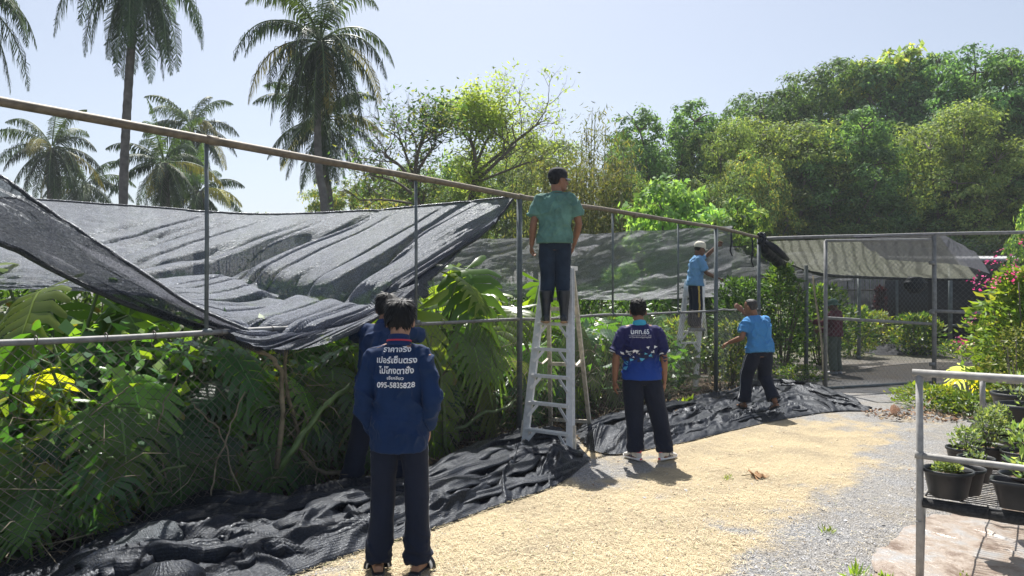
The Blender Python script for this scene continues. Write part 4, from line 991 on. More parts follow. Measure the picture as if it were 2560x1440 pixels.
# dry vines and aerial roots
rr = random.Random(17)
VL = [((690, 1180, 5.9), (700, 930, 5.85), (600, 850, 5.6), 'crooked dry vine hanging from the rail below the net dip', .02),
      ((640, 1380, 5.5), (560, 1120, 5.5), (480, 1000, 5.4), 'pale thin aerial root left of the crooked vine', .006),
      ((500, 1380, 5.3), (545, 1140, 5.45), (620, 980, 5.6), 'straight pale root slanting up behind the fence', .007),
      ((620, 1320, 5.9), (750, 1090, 6.0), (880, 950, 6.4), 'thick grey green stem slanting up toward the navy men', .028),
      ((880, 1180, 6.4), (770, 1150, 6.2), (700, 830, 6.0), 'brown bent stem in front of the navy men', .018),
      ((1090, 1110, 7.6), (1180, 1050, 8.0), (1290, 1000, 8.6), 'green horizontal stalk left of the thick post', .022),
      ((1120, 1170, 7.6), (1100, 950, 7.5), (1060, 830, 7.4), 'tall green stalk right of the front man shoulder', .02),
      ((150, 1330, 4.9), (200, 1080, 4.85), (330, 960, 5.1), 'long brown twig crossing the left fence bay', .006),
      ((1440, 1060, 10.2), (1470, 930, 10.3), (1490, 860, 10.3), 'bare upright stick between the ladder and the polo shirt man', .014),
      ((420, 1260, 5.3), (400, 1060, 5.25), (440, 930, 5.3), 'thin brown root behind the folded roll', .006),
      ((760, 1290, 6.0), (790, 1180, 6.2), (720, 1060, 6.1), 'looped thin root below the crooked vine', .006)]
for a, b, c, lab, r_ in VL:
    P = crom([at(*a), at(*b), at(*c)], np.linspace(0, 1, 26)); P = P+np.stack([.05*fbm(np.linspace(0, 5, 26), i, 0, int(a[0])) for i in range(3)], -1)
    m = MB(); m.tube([p-P[0] for p in P], [r_*(1.15-.4*i/25+.12*math.sin(i*1.7)) for i in range(26)], 7)
    o = m.build('vine', M['stem'] if 'green' in lab else M['vine']); o.location = P[0]; tag(o, lab, 'vine', 'dry vines and roots behind the fence')
    if r_ > .01:
        tw = MB()
        for k in range(7):
            p = Vector(P[rr.randrange(3, 24)]-P[0]); q = p+Vector((rr.uniform(-.2, .2), rr.uniform(-.2, .1), rr.uniform(-.15, .2))); tw.tube([p, (p+q)/2+Vector((0, 0, .04)), q], [.005, .004, .002], 5)
        tw.build('twig', M['vine'], o)

# ---------------------------------------------------------------- leafy bushes
def bush(name, px, d, h, spread, n, ls, cols, label, cat='bush', mat='bush_leaf', seed=0, wid=.45, stems=7, group=None, pz=0.0, tilt=.3):
    p = at(px, HZ, d)*[1, 1, 0]; p[2] = pz
    root = empty(name, p, label, cat, group)
    V, Fq, C = ovate(n, spread, h, ls, cols, seed or int(abs(px)+d), wid=wid, tilt=tilt)
    lump = .8+.5*fbm(V[:, 0]*2.2/max(spread, .3), V[:, 1]*2.2/max(spread, .3), V[:, 2]*2.2/max(h, .4), int(px))
    V[:, 0] *= np.clip(lump, .55, 1.35); V[:, 1] *= np.clip(lump, .55, 1.35)
    link('foliage', arrmesh('foliage', V, Fq, C), M[mat], root)
    m = MB(); r_ = random.Random(int(px))
    for k in range(stems):
        x, y = r_.uniform(-spread, spread)*.7, r_.uniform(-spread, spread)*.7; rad = .006+.006*h
        m.tube([(x*.15, y*.15, 0), (x*.5, y*.5, h*.4), (x, y, h*r_.uniform(.7, .95))], [rad, rad*.7, rad*.3], 6)
    m.build('stem', M['bark'], root); return root
SH = [(.055, .12, .03), (.08, .16, .04), (.10, .19, .05), (.04, .09, .03)]
YG = [(.22, .28, .05), (.16, .24, .05), (.28, .30, .06), (.11, .19, .04)]
bush('bush', 1850, 15.6, 2.05, .85, 2600, .13, SH, 'round dark green bush behind the corner, below the far net')
bush('bush', 1955, 15.8, 2.35, .75, 2600, .13, SH+YG[1:2], 'tallest leafy bush left of the slim grey green post')
bush('bush', 2050, 17.5, 1.95, .9, 2600, .13, SH+YG[1:2], 'green bush behind the gate left frame post')
bush('bush', 2130, 20, 1.35, .9, 1800, .14, YG+SH, 'yellow green bush behind the gate, left of its middle')
bush('bush', 2185, 22, 1.2, .8, 1500, .12, YG, 'low yellow green bush in the sun at the back of the gate')
bush('bush', 2290, 20.5, 1.15, .85, 2000, .15, YG+SH, 'feathery green bush behind the gate, left of its right post')
bush('bush', 2200, 24, 1.9, .28, 500, .2, [(.05, .012, .03), (.03, .012, .025)], 'slender dark purple leaved shrub behind the gate', tilt=.9)
bush('bush', 2000, 13.9, .35, .6, 800, .07, SH+YG[:1], 'low green weeds under the broad leaves by the slim post')
bush('bush', 1690, 13.6, 1.25, .7, 1500, .11, YG+SH, 'yellowish shrub behind the chain link left of the far ladder')
bush('bush', 1830, 13.6, 1.2, .6, 1300, .11, YG+SH, 'dry yellow green shrub between the far ladder and the walking man')
bush('bush', 1560, 11.2, .8, .6, 900, .10, SH+YG[:1], 'low shrub behind the chain link at the polo shirt man knees')
bush('bush', 1385, 10.6, .9, .7, 900, .10, SH, 'low dark shrub seen through the lower ladder steps')
bush('bush', 2410, 19, .5, .9, 900, .09, SH+YG, 'low weeds behind the gate right post')
# pink flowering coral vine
pk = bush('flowering_bush', 2572, 9.0, 2.05, .74, 8500, .095, YG+LIME+LIME, 'tall yellow green bush with pink flower sprays at the right edge', 'flowering bush', stems=10)
r_ = np.random.default_rng(77); PB = []
for (px, py) in ((2480, 650), (2500, 640), (2530, 665), (2545, 680), (2460, 695), (2455, 705), (2475, 712), (2490, 700), (2555, 645), (2440, 700), (2395, 855), (2410, 862), (2430, 800), (2556, 600), (2520, 690)):
    PB = []
    for k in range(10):
        p = at(px+r_.normal(0, 11), py+r_.normal(0, 9), 8.6+r_.normal(0, .1))-np.array(pk.location); PB.append(p)
    V, Fq, C = leafquads(np.array(PB), r_.uniform(0, 6.28, len(PB)), r_.normal(0, .7, len(PB)), r_.uniform(.022, .042, len(PB)), .8, [(.66, .10, .30), (.74, .22, .42), (.60, .07, .24)], r_)
    link('flower_spray', arrmesh('flower_spray', V, Fq, C), M['petal'], pk)
bush('bush', 2545, 8.3, 1.35, .36, 1300, .055, [(.22, .25, .08), (.16, .20, .07)], 'fine twiggy pale shrub in front of the pink flowering bush', wid=.3)
bush('bush', 2500, 9.4, .95, .32, 700, .10, LIME+SH, 'dark lower skirt of leaves left of the twiggy pale shrub')
# mound of ground cover with the yellow leaf
bush('ground_cover', 2330, 10.9, .34, .75, 1500, .08, LIME+YG, 'sunlit low creeping plants around the yellow leaved plant', 'ground cover')
bush('ground_cover', 2430, 10.2, .30, .5, 900, .085, LIME+SH, 'lush creeping greens behind the bench herbs', 'ground cover')
o = empty('philodendron', gnd(2420, 1015), 'small plant with bright yellow and pale striped leaves in the creeping greens', 'plant')
parts = []; st = MB(); rr = random.Random(3)
for (dx, dz, a, c, L_) in ((-.22, .42, 2.4, (.62, .50, .02), .32), (.02, .46, .4, (.70, .55, .02), .38), (.2, .5, -.6, (.5, .5, .36), .34), (-.1, .62, 1.4, (.45, .50, .40), .40), (-.35, .36, 2.0, (.55, .48, .04), .26)):
    V, Fq, C = mono_leaf(L_, c, rr, 8); parts.append((place(V, (dx, -.1, dz), a-PI/2, -.5, rr.uniform(-.3, .3)), Fq, C)); st.tube([(0, 0, 0), (dx*.5, -.05, dz*.7), (dx, -.1, dz)], .008, 5)
link('foliage', arrmesh('foliage', *joinarr(parts), True), M['leaf'], o); st.build('stem', M['stem'], o)
n = 420; a = rng.uniform(0, 6.28, n); q = rng.uniform(0, 1, n)**.6; gc = gnd(2300, 1042); base = np.stack([gc[0]+.75*q*np.cos(a), gc[1]+.55*q*np.sin(a), rng.uniform(.005, .05, n)], -1)
V, Fq, C = leafquads(base, rng.uniform(0, 6.28, n), rng.uniform(-.1, .4, n), rng.uniform(.03, .09, n), .4, [(.26, .15, .08), (.17, .09, .05), (.34, .25, .15), (.10, .06, .04)], rng)
tag(link('leaf_litter', arrmesh('leaf_litter', V, Fq, C), M['straw']), 'heap of brown dead leaves before the creeping greens by the gate', 'leaf litter', kind='stuff')
for px, py, lab, k in ((2225, 1050, 'curled brown dead leaf at the left end of the leaf litter', .17), (2315, 1030, 'big pale grey dead leaf among the creeping greens', .34)):
    V, Fq, C = mono_leaf(k, (.30, .24, .17) if k > .4 else (.20, .10, .055), rr, 8); V = place(V, (0, 0, .12), rr.uniform(0, 6), -.3, .5); V[:, 2] += .12*np.sin(V[:, 0]*9)
    o = link('dead_leaf', arrmesh('dead_leaf', V, Fq, C, True), M['straw']); o.location = [float(x) for x in gnd(px, py)]; tag(o, lab, 'dead leaf')
o = empty('dead_leaf', gnd(1898, 1196), 'single curled brown dead leaf lying alone on the straw', 'dead leaf')
V, Fq, C = mono_leaf(.19, (.24, .13, .06), rr, 7); V = place(V, (-.05, 0, .03), -.9, -.1, .3); V[:, 2] += .035*np.sin(V[:, 0]*60)+.02*np.cos(V[:, 1]*50); V[:, 2] = np.maximum(V[:, 2], .01); link('blade', arrmesh('blade', V, Fq, C, True), M['straw'], o)
m = MB(); m.tube([(-.16, .02, .02), (-.10, 0, .035), (-.04, 0, .03)], .004, 5); m.build('stalk', M['vine'], o)
# weed tufts in the gravel
for px, py, h, lab in ((2140, 1440, .10, 'green grass tuft in the gravel at the bottom edge, left of the bench post'), (2215, 1450, .06, 'small broad weed at the bottom edge beside the grass tuft'),
                       (2405, 1450, .05, 'tiny weed at the bottom edge under the bench'), (2068, 1330, .07, 'small pale grass tuft alone in the grey gravel'), (1820, 1198, .06, 'tiny green sprig on the straw left of the dead leaf'),
                       (1715, 1010, .2, 'green weed at the fence foot behind the polo shirt man')):
    n = 26; p = gnd(px, py); V, Fq, C = leafquads(rng.normal(0, .025, (n, 3))*[1, 1, 0], rng.uniform(0, 6.28, n), rng.uniform(.3, 1.3, n), h*rng.uniform(.5, 1.1, n), .16 if 'broad' not in lab and 'weed' not in lab else .4, [(.22, .33, .07), (.30, .38, .10)], rng)
    o = link('weed', arrmesh('weed', V, Fq, C), M['leaf']); o.location = [float(x) for x in p]; tag(o, lab, 'weed')

# ---------------------------------------------------------------- coconut palms
def palm_crown(seed, nf, fl_, droop, up, gold=.04):
    r_ = random.Random(seed); q_ = np.random.default_rng(seed); parts = []; rac = MB()
    for i in range(nf):
        a = i*2.399+r_.uniform(-.25, .25); t = i/nf
        e0 = up-(t**.85)*(up+1.4)+r_.uniform(-.12, .12)
        L = fl_*r_.uniform(.85, 1.1)*(1-.12*abs(t-.4))
        d = np.array([math.cos(a)*math.cos(e0), math.sin(a)*math.cos(e0), math.sin(e0)]); p = np.array([0, 0, .0])+d*.12; N = 22; pts = []
        for k in range(N+1):
            pts.append(p.copy()); d = d+np.array([0, 0, -1])*droop*(.5+k/N)/N*(1.0 if t < .75 else .6); d /= np.linalg.norm(d); p = p+d*L/N
        pts = np.array(pts); rac.tube(pts, [.035*(1-.85*k/N)*fl_/3.5 for k in range(N+1)], 5, False)
        base_c = np.array([.038, .07, .032]) if r_.random() > gold else np.array([.24, .22, .05])
        if t < .15: base_c = np.array([.09, .15, .04])
        base_c = base_c*r_.uniform(.75, 1.3)
        K = 64; tt = np.linspace(.12, .995, K); P = crom(pts, tt); D = np.gradient(P, axis=0); D /= np.linalg.norm(D, axis=1)[:, None]
        S0 = np.cross(D, np.array([0, 0, 1.])); S0 /= np.maximum(np.linalg.norm(S0, axis=1), 1e-6)[:, None]
        ll = min(fl_, 3.3)*.26*np.sin(PI*np.clip(tt*.8+.18, 0, 1))**.7
        tw = r_.uniform(-.5, .5); Up = np.cross(S0, D)
        for sg in (-1, 1):
            side = S0*sg*math.cos(tw)+Up*math.sin(tw)*sg
            l = (ll*q_.uniform(.8, 1.12, K))[:, None]
            g = np.array([0, 0, -1.])
            d1 = side*.72+D*.42+g*.50+q_.normal(0, .12, (K, 3)); d1 /= np.linalg.norm(d1, axis=1)[:, None]
            d2 = side*.12+D*.25+g*(1.0+droop*.2)+q_.normal(0, .16, (K, 3)); d2 /= np.linalg.norm(d2, axis=1)[:, None]
            m1 = P+d1*l*.5; m2 = m1+d2*l*.5; wv = D*min(fl_, 3.3)*.0066
            V = np.stack([P-wv*.7, P+wv*.7, m1+wv, m1-wv, m2+wv*.15, m2-wv*.15], 1).reshape(-1, 3)
            Fq = (np.array([(0, 1, 2, 3), (3, 2, 4, 5)])[None]+(np.arange(K)*6)[:, None, None]).reshape(-1, 4)
            C = np.repeat(base_c[None]*q_.uniform(.8, 1.2, (K, 1)), 6, 0)
            parts.append((V, Fq, C))
    return arrmesh('crown', *joinarr(parts)), rac.mesh('frond_rib')
PC = [palm_crown(1, 32, 3.7, 3.6, 1.25), palm_crown(2, 38, 3.9, 3.0, 1.4 , .08), palm_crown(5, 26, 2.7, 1.7, 1.4, .1), palm_crown(9, 27, 2.9, 1.9, 1.35, .15)]
def palm(path, r0, r1, kind, scl, label, nuts=0, rz=0):
    P = [at(*q) for q in path]; base = P[0]*[1, 1, 0]; P = [base]+P; top = P[-1]
    o = empty('coconut_palm', base, label, 'palm tree', 'coconut palms beyond the nursery')
    m = MB(); C_ = crom(np.array(P)-base, np.linspace(0, 1, 70))
    m.tube(C_, [r0+(r1-r0)*k/69+.012*(k % 2)*(r0/.15) for k in range(70)], 12); tr = m.build('trunk', M['palm_bark'], o)
    c = link('crown', PC[kind][0], M['palm_leaf'], o); c.location = top-base; c.rotation_euler = (0, 0, rz); c.scale = (scl,)*3
    f = link('frond_rib', PC[kind][1], M['stem'], c)
    if nuts:
        for k in range(nuts):
            a = k*2.4; q = MB(); q.ball((0, 0, 0), (.11, .11, .14), 10); b = q.build('coconut', M['stem'], c); b.location = (.28*math.cos(a), .28*math.sin(a), -.22-.09*(k % 3))
    return o
palm([(308, 520, 20), (316, 300, 20), (332, 60, 20), (338, -70, 20)], .12, .095, 0, .80, 'palm with straight grey trunk rising out of the top of the photo', 0, .3)
palm([(812, 540, 20), (797, 420, 20), (794, 260, 20), (800, 105, 20)], .12, .085, 1, .72, 'tall palm with coconuts and full dark crown above the middle of the net', 9, 1.0)
palm([(825, 540, 27), (812, 420, 27), (806, 300, 27)], .16, .12, 2, 1.05, 'shorter palm directly behind the coconut palm trunk', 0, 2.2)
palm([(128, 510, 33), (126, 430, 33), (130, 370, 33)], .17, .14, 3, .98, 'palm with yellowing lower fronds at the far left horizon', 5, .5)
palm([(412, 530, 28), (410, 470, 28), (410, 408, 28)], .19, .16, 2, .88, 'stout palm with green coconuts left of the thin fence post', 7, 4.0)
palm([(492, 530, 36), (480, 400, 36), (478, 318, 36)], .17, .14, 3, .95, 'palm crown rising behind the stout coconut palm', 0, 1.2)
palm([(505, 540, 33), (503, 500, 33), (500, 478, 33)], .17, .15, 2, .95, 'young low palm just right of the thin fence post', 0, 3.0)
palm([(215, 540, 38), (213, 500, 38), (212, 462, 38)], .17, .15, 3, .95, 'low palm between the far left palm and the tallest trunk', 0, 3.9)
palm([(-160, 540, 17), (-140, 200, 17), (-120, -40, 17)], .15, .12, 1, .70, 'palm outside the left edge with its fronds drooping into the corner', 0, 2.0)
# ---------------------------------------------------------------- broadleaf trees
def crown_arr(blobs, n, ls, cols, seed, wid=.45, shell=.6, gap=.25):
    r_ = np.random.default_rng(seed); B = np.array(blobs); wgt = (B[:, 3]**2); k = r_.choice(len(B), n, p=wgt/wgt.sum())
    ncl = 34; nb_ = len(B); dc = r_.normal(0, 1, (nb_, ncl, 3)); dc[..., 2] = dc[..., 2]*.9+.25; dc /= np.linalg.norm(dc, axis=2)[..., None]
    cc_ = B[:, None, :3]+dc*(B[:, 3][:, None]*r_.uniform(.55, 1.12, (nb_, ncl)))[..., None]*[1.1, 1.1, .85]
    csz = (B[:, 3][:, None]*r_.uniform(.13, .25, (nb_, ncl))); ctone = r_.uniform(.75, 1.3, (nb_, ncl))
    cl = r_.integers(0, ncl, n); g3 = r_.normal(0, 1, (n, 3))*[1, 1, .5]; g3 /= np.maximum(1, np.linalg.norm(g3, axis=1)/2.0)[:, None]
    P = cc_[k, cl]+g3*csz[k, cl][:, None]; P[:, 2] -= .25*(g3[:, 0]**2+g3[:, 1]**2)*csz[k, cl]*.6
    d = dc[k, cl]*.35+g3/np.maximum(np.linalg.norm(g3, axis=1), .3)[:, None]*.6+np.array([0, 0, .35])
    nn = d+r_.normal(0, .3, (n, 3)); nn /= np.linalg.norm(nn, axis=1)[:, None]
    tdir = np.cross(nn, r_.normal(0, 1, (n, 3))); tdir /= np.maximum(np.linalg.norm(tdir, axis=1), 1e-4)[:, None]; sdir = np.cross(nn, tdir)
    L_ = (ls*r_.uniform(.6, 1.3, n))[:, None]; w_ = L_*wid*.5
    V = np.stack([P, P+tdir*L_*.45+sdir*w_-nn*L_*.06, P+tdir*L_-nn*L_*.15, P+tdir*L_*.45-sdir*w_-nn*L_*.06], 1).reshape(-1, 3); Fq = np.arange(4*n).reshape(-1, 4)
    cc = np.array(cols); C = np.repeat(cc[r_.integers(0, len(cc), n)]*r_.uniform(1.1, 2.4, (n, 1)), 4, 0)
    tone = np.repeat((.82+.4*r_.uniform(0, 1, len(B)))[k]*ctone[k, cl], 4)[:, None]
    return V, Fq, np.clip(C*tone, 0, 1)
def limbs(m, base_h, blobs, r0, seed, lean=0):
    r_ = random.Random(seed); top = np.array([lean, 0, base_h])
    m.tube(crom([(0, 0, 0), (lean*.3+r_.uniform(-.1, .1), r_.uniform(-.1, .1), base_h*.5), tuple(top)], np.linspace(0, 1, 10)), [r0*(1.15-.4*i/9) for i in range(10)], 9)
    for b in blobs:
        c = np.array(b[:3]); mid = top*.5+c*.5+[r_.uniform(-.3, .3), r_.uniform(-.3, .3), -.1*b[3]]
        P = crom([top-[0, 0, .1], mid, c], np.linspace(0, 1, 9)); m.tube(P, [r0*.6*(1-.8*i/8)+.008 for i in range(9)], 6)
        for k in range(5):
            d = np.array([r_.uniform(-1, 1), r_.uniform(-1, 1), r_.uniform(-.2, 1)]); d /= np.linalg.norm(d)
            m.tube([c, c+d*b[3]*.45+[0, 0, .1], c+d*b[3]*.95], [r0*.16+.006, r0*.1+.004, .004], 5, False)
def blobs_for(h, w, zlo, seed, n=9, flat=1.0):
    r_ = random.Random(seed); out = []
    for i in range(n):
        a = i*2.399; q = (i+.5)/n; z = zlo+(h-zlo)*(.12+.80*q); rr = w/2*.80*math.sqrt(max(0.05, 1-((q-.35)/.75)**2)); f = r_.uniform(.45, 1)
        out.append((rr*f*math.cos(a)*1.1, rr*f*math.sin(a)*flat, z, w*r_.uniform(.11, .22)))
    return out
TM = {}
def tree_mesh(key, h, w, zlo, n, ls, cols, seed, nb=10, r0=.16, gap=.25, wid=.45, shell=.6):
    bl = blobs_for(h, w, zlo, seed, nb); m = MB(); limbs(m, zlo*1.05, bl, r0, seed)
    TM[key] = (arrmesh('crown', *crown_arr(bl, n, ls, cols, seed, wid, shell, gap)), m.mesh('trunk'))
DK = [(.035, .085, .03), (.05, .11, .035), (.07, .13, .04), (.045, .095, .045)]
OL = [(.10, .155, .04), (.13, .18, .045), (.08, .135, .04), (.15, .19, .045)]
MG = [(.07, .145, .04), (.09, .17, .045), (.055, .12, .04)]
YW = [(.20, .22, .045), (.16, .20, .05), (.12, .17, .045), (.24, .23, .045)]
tree_mesh('tall', 10, 6.0, 3.2, 34000, .16, DK+MG, 1, 18, .17)
tree_mesh('tall2', 11, 5.4, 3.5, 34000, .16, MG+OL[:1]+DK[:2], 2, 18, .17, .18)
tree_mesh('olive', 9, 5.6, 2.6, 34000, .155, OL, 3, 18, .16)
tree_mesh('round', 6.6, 5.0, 1.6, 34000, .14, YW+MG, 4, 18, .13, .4)
tree_mesh('round2', 6.0, 4.6, 1.2, 30000, .135, OL+MG, 5, 18, .12, .4)
tree_mesh('mid', 8.6, 5.2, 2.4, 34000, .155, DK[1:]+MG, 6, 18, .16, .35)
tree_mesh('light', 4.0, 3.8, .8, 9000, .20, [(.13, .23, .05), (.17, .27, .06), (.10, .19, .05)], 7, 10, .08, .5, .42)
tree_mesh('airy', 4.4, 3.0, 1.0, 3600, .20, MG+LIME, 8, 9, .06, .15)
TN = [0]
def tree(key, px, d, toppy, wpx, label, name='tree', group='broadleaf trees beyond the nursery', mat='tree_leaf', y2=None):
    p = at(px, HZ, d)*[1, 1, 0]; H_ = CZ+(HZ-toppy)/F*d; W_ = wpx/F*d
    cm, tm = TM[key]; zs = np.array([v.co.z for v in cm.vertices]) if 'bb'+key not in TM else None
    if zs is not None:
        xs = np.array([v.co.x for v in cm.vertices]); TM['bb'+key] = (np.percentile(zs, 99.7), np.percentile(xs, 99)-np.percentile(xs, 1))
    h0, w0 = TM['bb'+key]
    TN[0] += 1
    o = empty(name, p, label, 'tree', group, TN[0]*1.9); o.scale = (W_/w0, W_/w0, H_/h0)
    link('crown', cm, M[mat], o); link('trunk', tm, M['bark'], o); return o
TL = [('tall', 1930, 36, 232, 300, 'hazy green tree at the left shoulder of the right hand wood'),
      ('tall2', 2045, 38, 185, 330, 'grey green tree below the drooping big leaved treetop'),
      ('tall', 2190, 38, 150, 340, 'tall dark tree in the middle of the skyline at right'),
      ('tall2', 2330, 37, 150, 320, 'tall bluish tree with open crown near the right of the skyline'),
      ('tall', 2460, 34, 140, 330, 'very tall dark tree with sky showing through its trunk gaps'),
      ('tall2', 2580, 32, 105, 340, 'tallest tree on the right edge of the photo'),
      ('tall', 2720, 32, 150, 360, 'dark tree just beyond the right edge'),
      ('mid', 1690, 33, 268, 330, 'big dark rounded tree standing alone left of the wood'),
      ('olive', 1810, 31, 300, 200, 'smaller green tree tucked at the right side of the dark rounded tree'),
      ('olive', 1985, 32, 300, 320, 'olive tree in the middle depth left of centre of the wood'),
      ('mid', 2120, 31, 290, 300, 'dark green tree between the olive tree and the golden crown'),
      ('olive', 2380, 31, 265, 300, 'olive grey tree behind the golden round crown'),
      ('round', 2225, 26, 345, 400, 'broad golden green round crowned tree at the front of the wood'),
      ('round2', 2040, 27, 440, 260, 'yellow green round tree left of the golden round crown'),
      ('round', 1885, 29, 395, 220, 'yellow tipped tree between dark rounded tree and the wood'),
      ('round2', 1800, 27, 440, 220, 'low olive tree above the walking man side of the fence'),
      ('round2', 1960, 24, 470, 200, 'low yellow green tree above the corner knot'),
      ('mid', 2440, 27, 400, 320, 'dark tree low at right behind the gate top'),
      ('mid', 2575, 25, 430, 300, 'dark shaded tree at the right edge above the flowering bush'),
      ('round2', 2120, 22, 545, 260, 'low olive foliage tree just above the gate canopy'),
      ('mid', 2300, 23, 520, 320, 'low dark tree directly above the gate right post'),
      ('light', 1665, 20, 462, 270, 'bright fresh green small tree above the fence right of the ladder'),
      ('light', 1775, 21, 505, 200, 'fresh green bushy tree right of the brightest one'),
      ('airy', 1860, 19, 490, 190, 'thin pale leaved sapling above the man in the cream cap'),
      ('airy', 2570, 17, 515, 110, 'pale leaved sapling at the right edge above the top pipe'),
      ('mid', 1580, 36, 345, 200, 'hazy dark tree behind the bamboo right side'),
      ('olive', 1340, 38, 335, 260, 'green tree behind the bamboo and the bare limbs'),
      ('olive', 1260, 34, 400, 220, 'dense green tree behind the man on the ladder left side'),
      ('round2', 1120, 31, 395, 260, 'green tree behind the bare twiggy tree'),
      ('round2', 985, 30, 420, 230, 'yellow green tree at the left foot of the bare twiggy tree'),
      ('round', 860, 33, 455, 200, 'yellowish low tree right of the coconut palm trunk'),
      ('round2', 1160, 26, 430, 200, 'low dense shrub tree below the lime tree'),
      ('round2', 1560, 27, 440, 190, 'low tree between the bamboo and the bright fresh green tree')]
for a in TL: tree(*(a if not (a[1] > 1900 and a[2] < 30 and a[0] != 'airy') else (a[0], a[1], a[2]+8)+a[3:]))
# drooping big leaved treetops (teak-like)
bl = [(-1.7, 0, 12.7, .5), (-1.0, .2, 13.4, .6), (-.3, 0, 13.3, .55), (.4, .1, 13.8, .6), (1.1, 0, 13.9, .5), (1.7, .2, 14.3, .45), (-2.4, 0, 11.9, .4), (2.4, .1, 13.6, .5), (.2, 0, 12.6, .8), (-1.0, 0, 12.4, .8), (1.2, 0, 12.9, .7)]
o = empty('tree', at(2210, HZ, 37)*[1, 1, 0], 'spindly tree with large drooping yellowish leaves sticking out over the skyline', 'tree', 'broadleaf trees beyond the nursery')
V, Fq, C = crown_arr(bl, 1500, .36, YW+OL, 55, .55, .5, .8); link('crown', arrmesh('crown', V, Fq, C), M['tree_leaf'], o)
m = MB(); limbs(m, 10, bl, .14, 55); m.build('trunk', M['bark'], o)
# lime tree with sparse feathery foliage and long bare limbs
def branchy(name, px, d, spec, label, leaf, ls, cols, seed, dens, rb, LV=4):
    base = at(px, HZ, d)*[1, 1, 0]; o = empty(name, base, label, 'tree', 'broadleaf trees beyond the nursery'); m = MB(); r_ = random.Random(seed); tips = []
    def grow(p, d_, L, rad, lvl):
        n = 5; pts = [p]; q = np.array(p)
        for k in range(n):
            d_ = d_+np.array([r_.gauss(0, .16), r_.gauss(0, .16), r_.gauss(.02, .10)]); d_ /= np.linalg.norm(d_); q = q+d_*L/n; pts.append(q.copy())
        m.tube(pts, [rad*(1-.45*k/n) for k in range(n+1)], 5 if lvl < 3 else 4, False)
        if lvl >= 2: tips.extend(pts[2:])
        if lvl < LV:
            for k in range(r_.choice((2, 3, 3))):
                j = r_.choice((2, 3, 4, 5)); nd = d_+np.array([r_.gauss(0, .6), r_.gauss(0, .6), r_.gauss(.12, .35)]); nd /= np.linalg.norm(nd); grow(pts[j], nd, L*r_.uniform(.55, .8), rad*.55, lvl+1)
    prev = np.zeros(3)
    for (x0, y0), (x1, y1), rad, L in spec:
        y0 = 640-(640-y0)*.82; y1 = 640-(640-y1)*.82; L *= .85
        a = at(x0, y0, d)-base; b = at(x1, y1, d)-base
        P = crom([a, (a+b)/2+[r_.uniform(-.15, .15), r_.uniform(-.4, .4), .1], b], np.linspace(0, 1, 9)); m.tube(P, [rad*(1-.45*k/8) for k in range(9)], 7)
        dd = (b-a)/np.linalg.norm(b-a)
        for k in (4, 5, 6, 7, 8): nd = dd+np.array([r_.gauss(0, .6), r_.gauss(0, .6), r_.gauss(.2, .3)]); nd /= np.linalg.norm(nd); grow(P[k], nd, L, rad*.4, 1)
    m.build('trunk', M['bark'], o)
    T = np.array(tips); q_ = np.random.default_rng(seed); k = q_.integers(0, len(T), dens); sel = leaf(T[k]*[1, 1, 1]+base)
    P = (T[k]+q_.normal(0, rb, (dens, 3)))[sel]
    V, Fq, C = leafquads(P, q_.uniform(0, 6.28, len(P)), q_.normal(-.1, .5, len(P)), ls*q_.uniform(.6, 1.3, len(P)), .4, cols, q_); link('crown', arrmesh('crown', V, Fq, C), M['tree_leaf'], o); return o
def pxr(P): return CX+F*P[:, 0]/P[:, 1], HZ-F*(P[:, 2]-CZ)/P[:, 1]
def lime_sel(P):
    x, y = pxr(P); q = np.random.default_rng(4).uniform(0, 1, len(x)); return q < np.where(x < 1260, 1.0, .22)
branchy('tree', 1178, 24, [((1175, 640), (1188, 400), .12, .7), ((1188, 400), (1170, 270), .08, 1.0), ((1185, 420), (1290, 300), .07, 1.1), ((1188, 390), (1340, 240), .06, 1.1), ((1185, 380), (1250, 230), .06, 1.0), ((1185, 420), (1330, 350), .05, .9), ((1180, 330), (1200, 250), .05, .8)],
        'lime green feathery tree with long bare grey limbs reaching right', lime_sel, .16, [(.34, .46, .06), (.28, .42, .06), (.40, .48, .09)], 21, 11000, .2)
branchy('tree', 1040, 22, [((1040, 640), (1035, 420), .085, .8), ((1035, 430), (960, 330), .06, .9), ((1035, 420), (1060, 280), .07, .9), ((1035, 400), (1000, 280), .05, .9), ((1030, 450), (920, 390), .05, .8), ((1035, 400), (1090, 300), .05, .8), ((1030, 480), (900, 470), .04, .8)],
        'bare twiggy tree with few dark leaves in front of the green woods', lambda P: np.random.default_rng(3).uniform(0, 1, len(P)) < np.where(pxr(P)[0] > 1030, .8, .18), .17, MG+YW[:1], 23, 5200, .2, 5)
# airy yellow green scrub on the skyline
bush('shrub', 860, 26, 4.6, 2.2, 5200, .13, YG+[(.3, .25, .08)], 'yellow green scrub at the foot of the coconut palm', 'shrub', 'tree_leaf', 301, stems=14)
bush('shrub', 955, 24, 4.9, 1.9, 4200, .12, YG+[(.32, .24, .1)], 'brownish yellow scrub below the bare twiggy tree', 'shrub', 'tree_leaf', 302, stems=16)
bush('shrub', 770, 36, 5.6, 2.4, 2600, .14, YG, 'hazy thin scrub left of the coconut palm trunk foot', 'shrub', 'tree_leaf', 303, stems=10)
bush('shrub', 650, 40, 6.2, 1.4, 1400, .16, YG+MG, 'low scrub on the skyline in the gap between the palms', 'shrub', 'tree_leaf', 304, stems=6)
bush('shrub', 560, 42, 6.3, 2.0, 1800, .16, MG+YG, 'low scrub behind the young palm', 'shrub', 'tree_leaf', 305, stems=6)
bush('shrub', 300, 44, 7.0, 4.5, 4200, .2, MG, 'far green thicket under the left hand palms', 'shrub', 'tree_leaf', 306, stems=8)
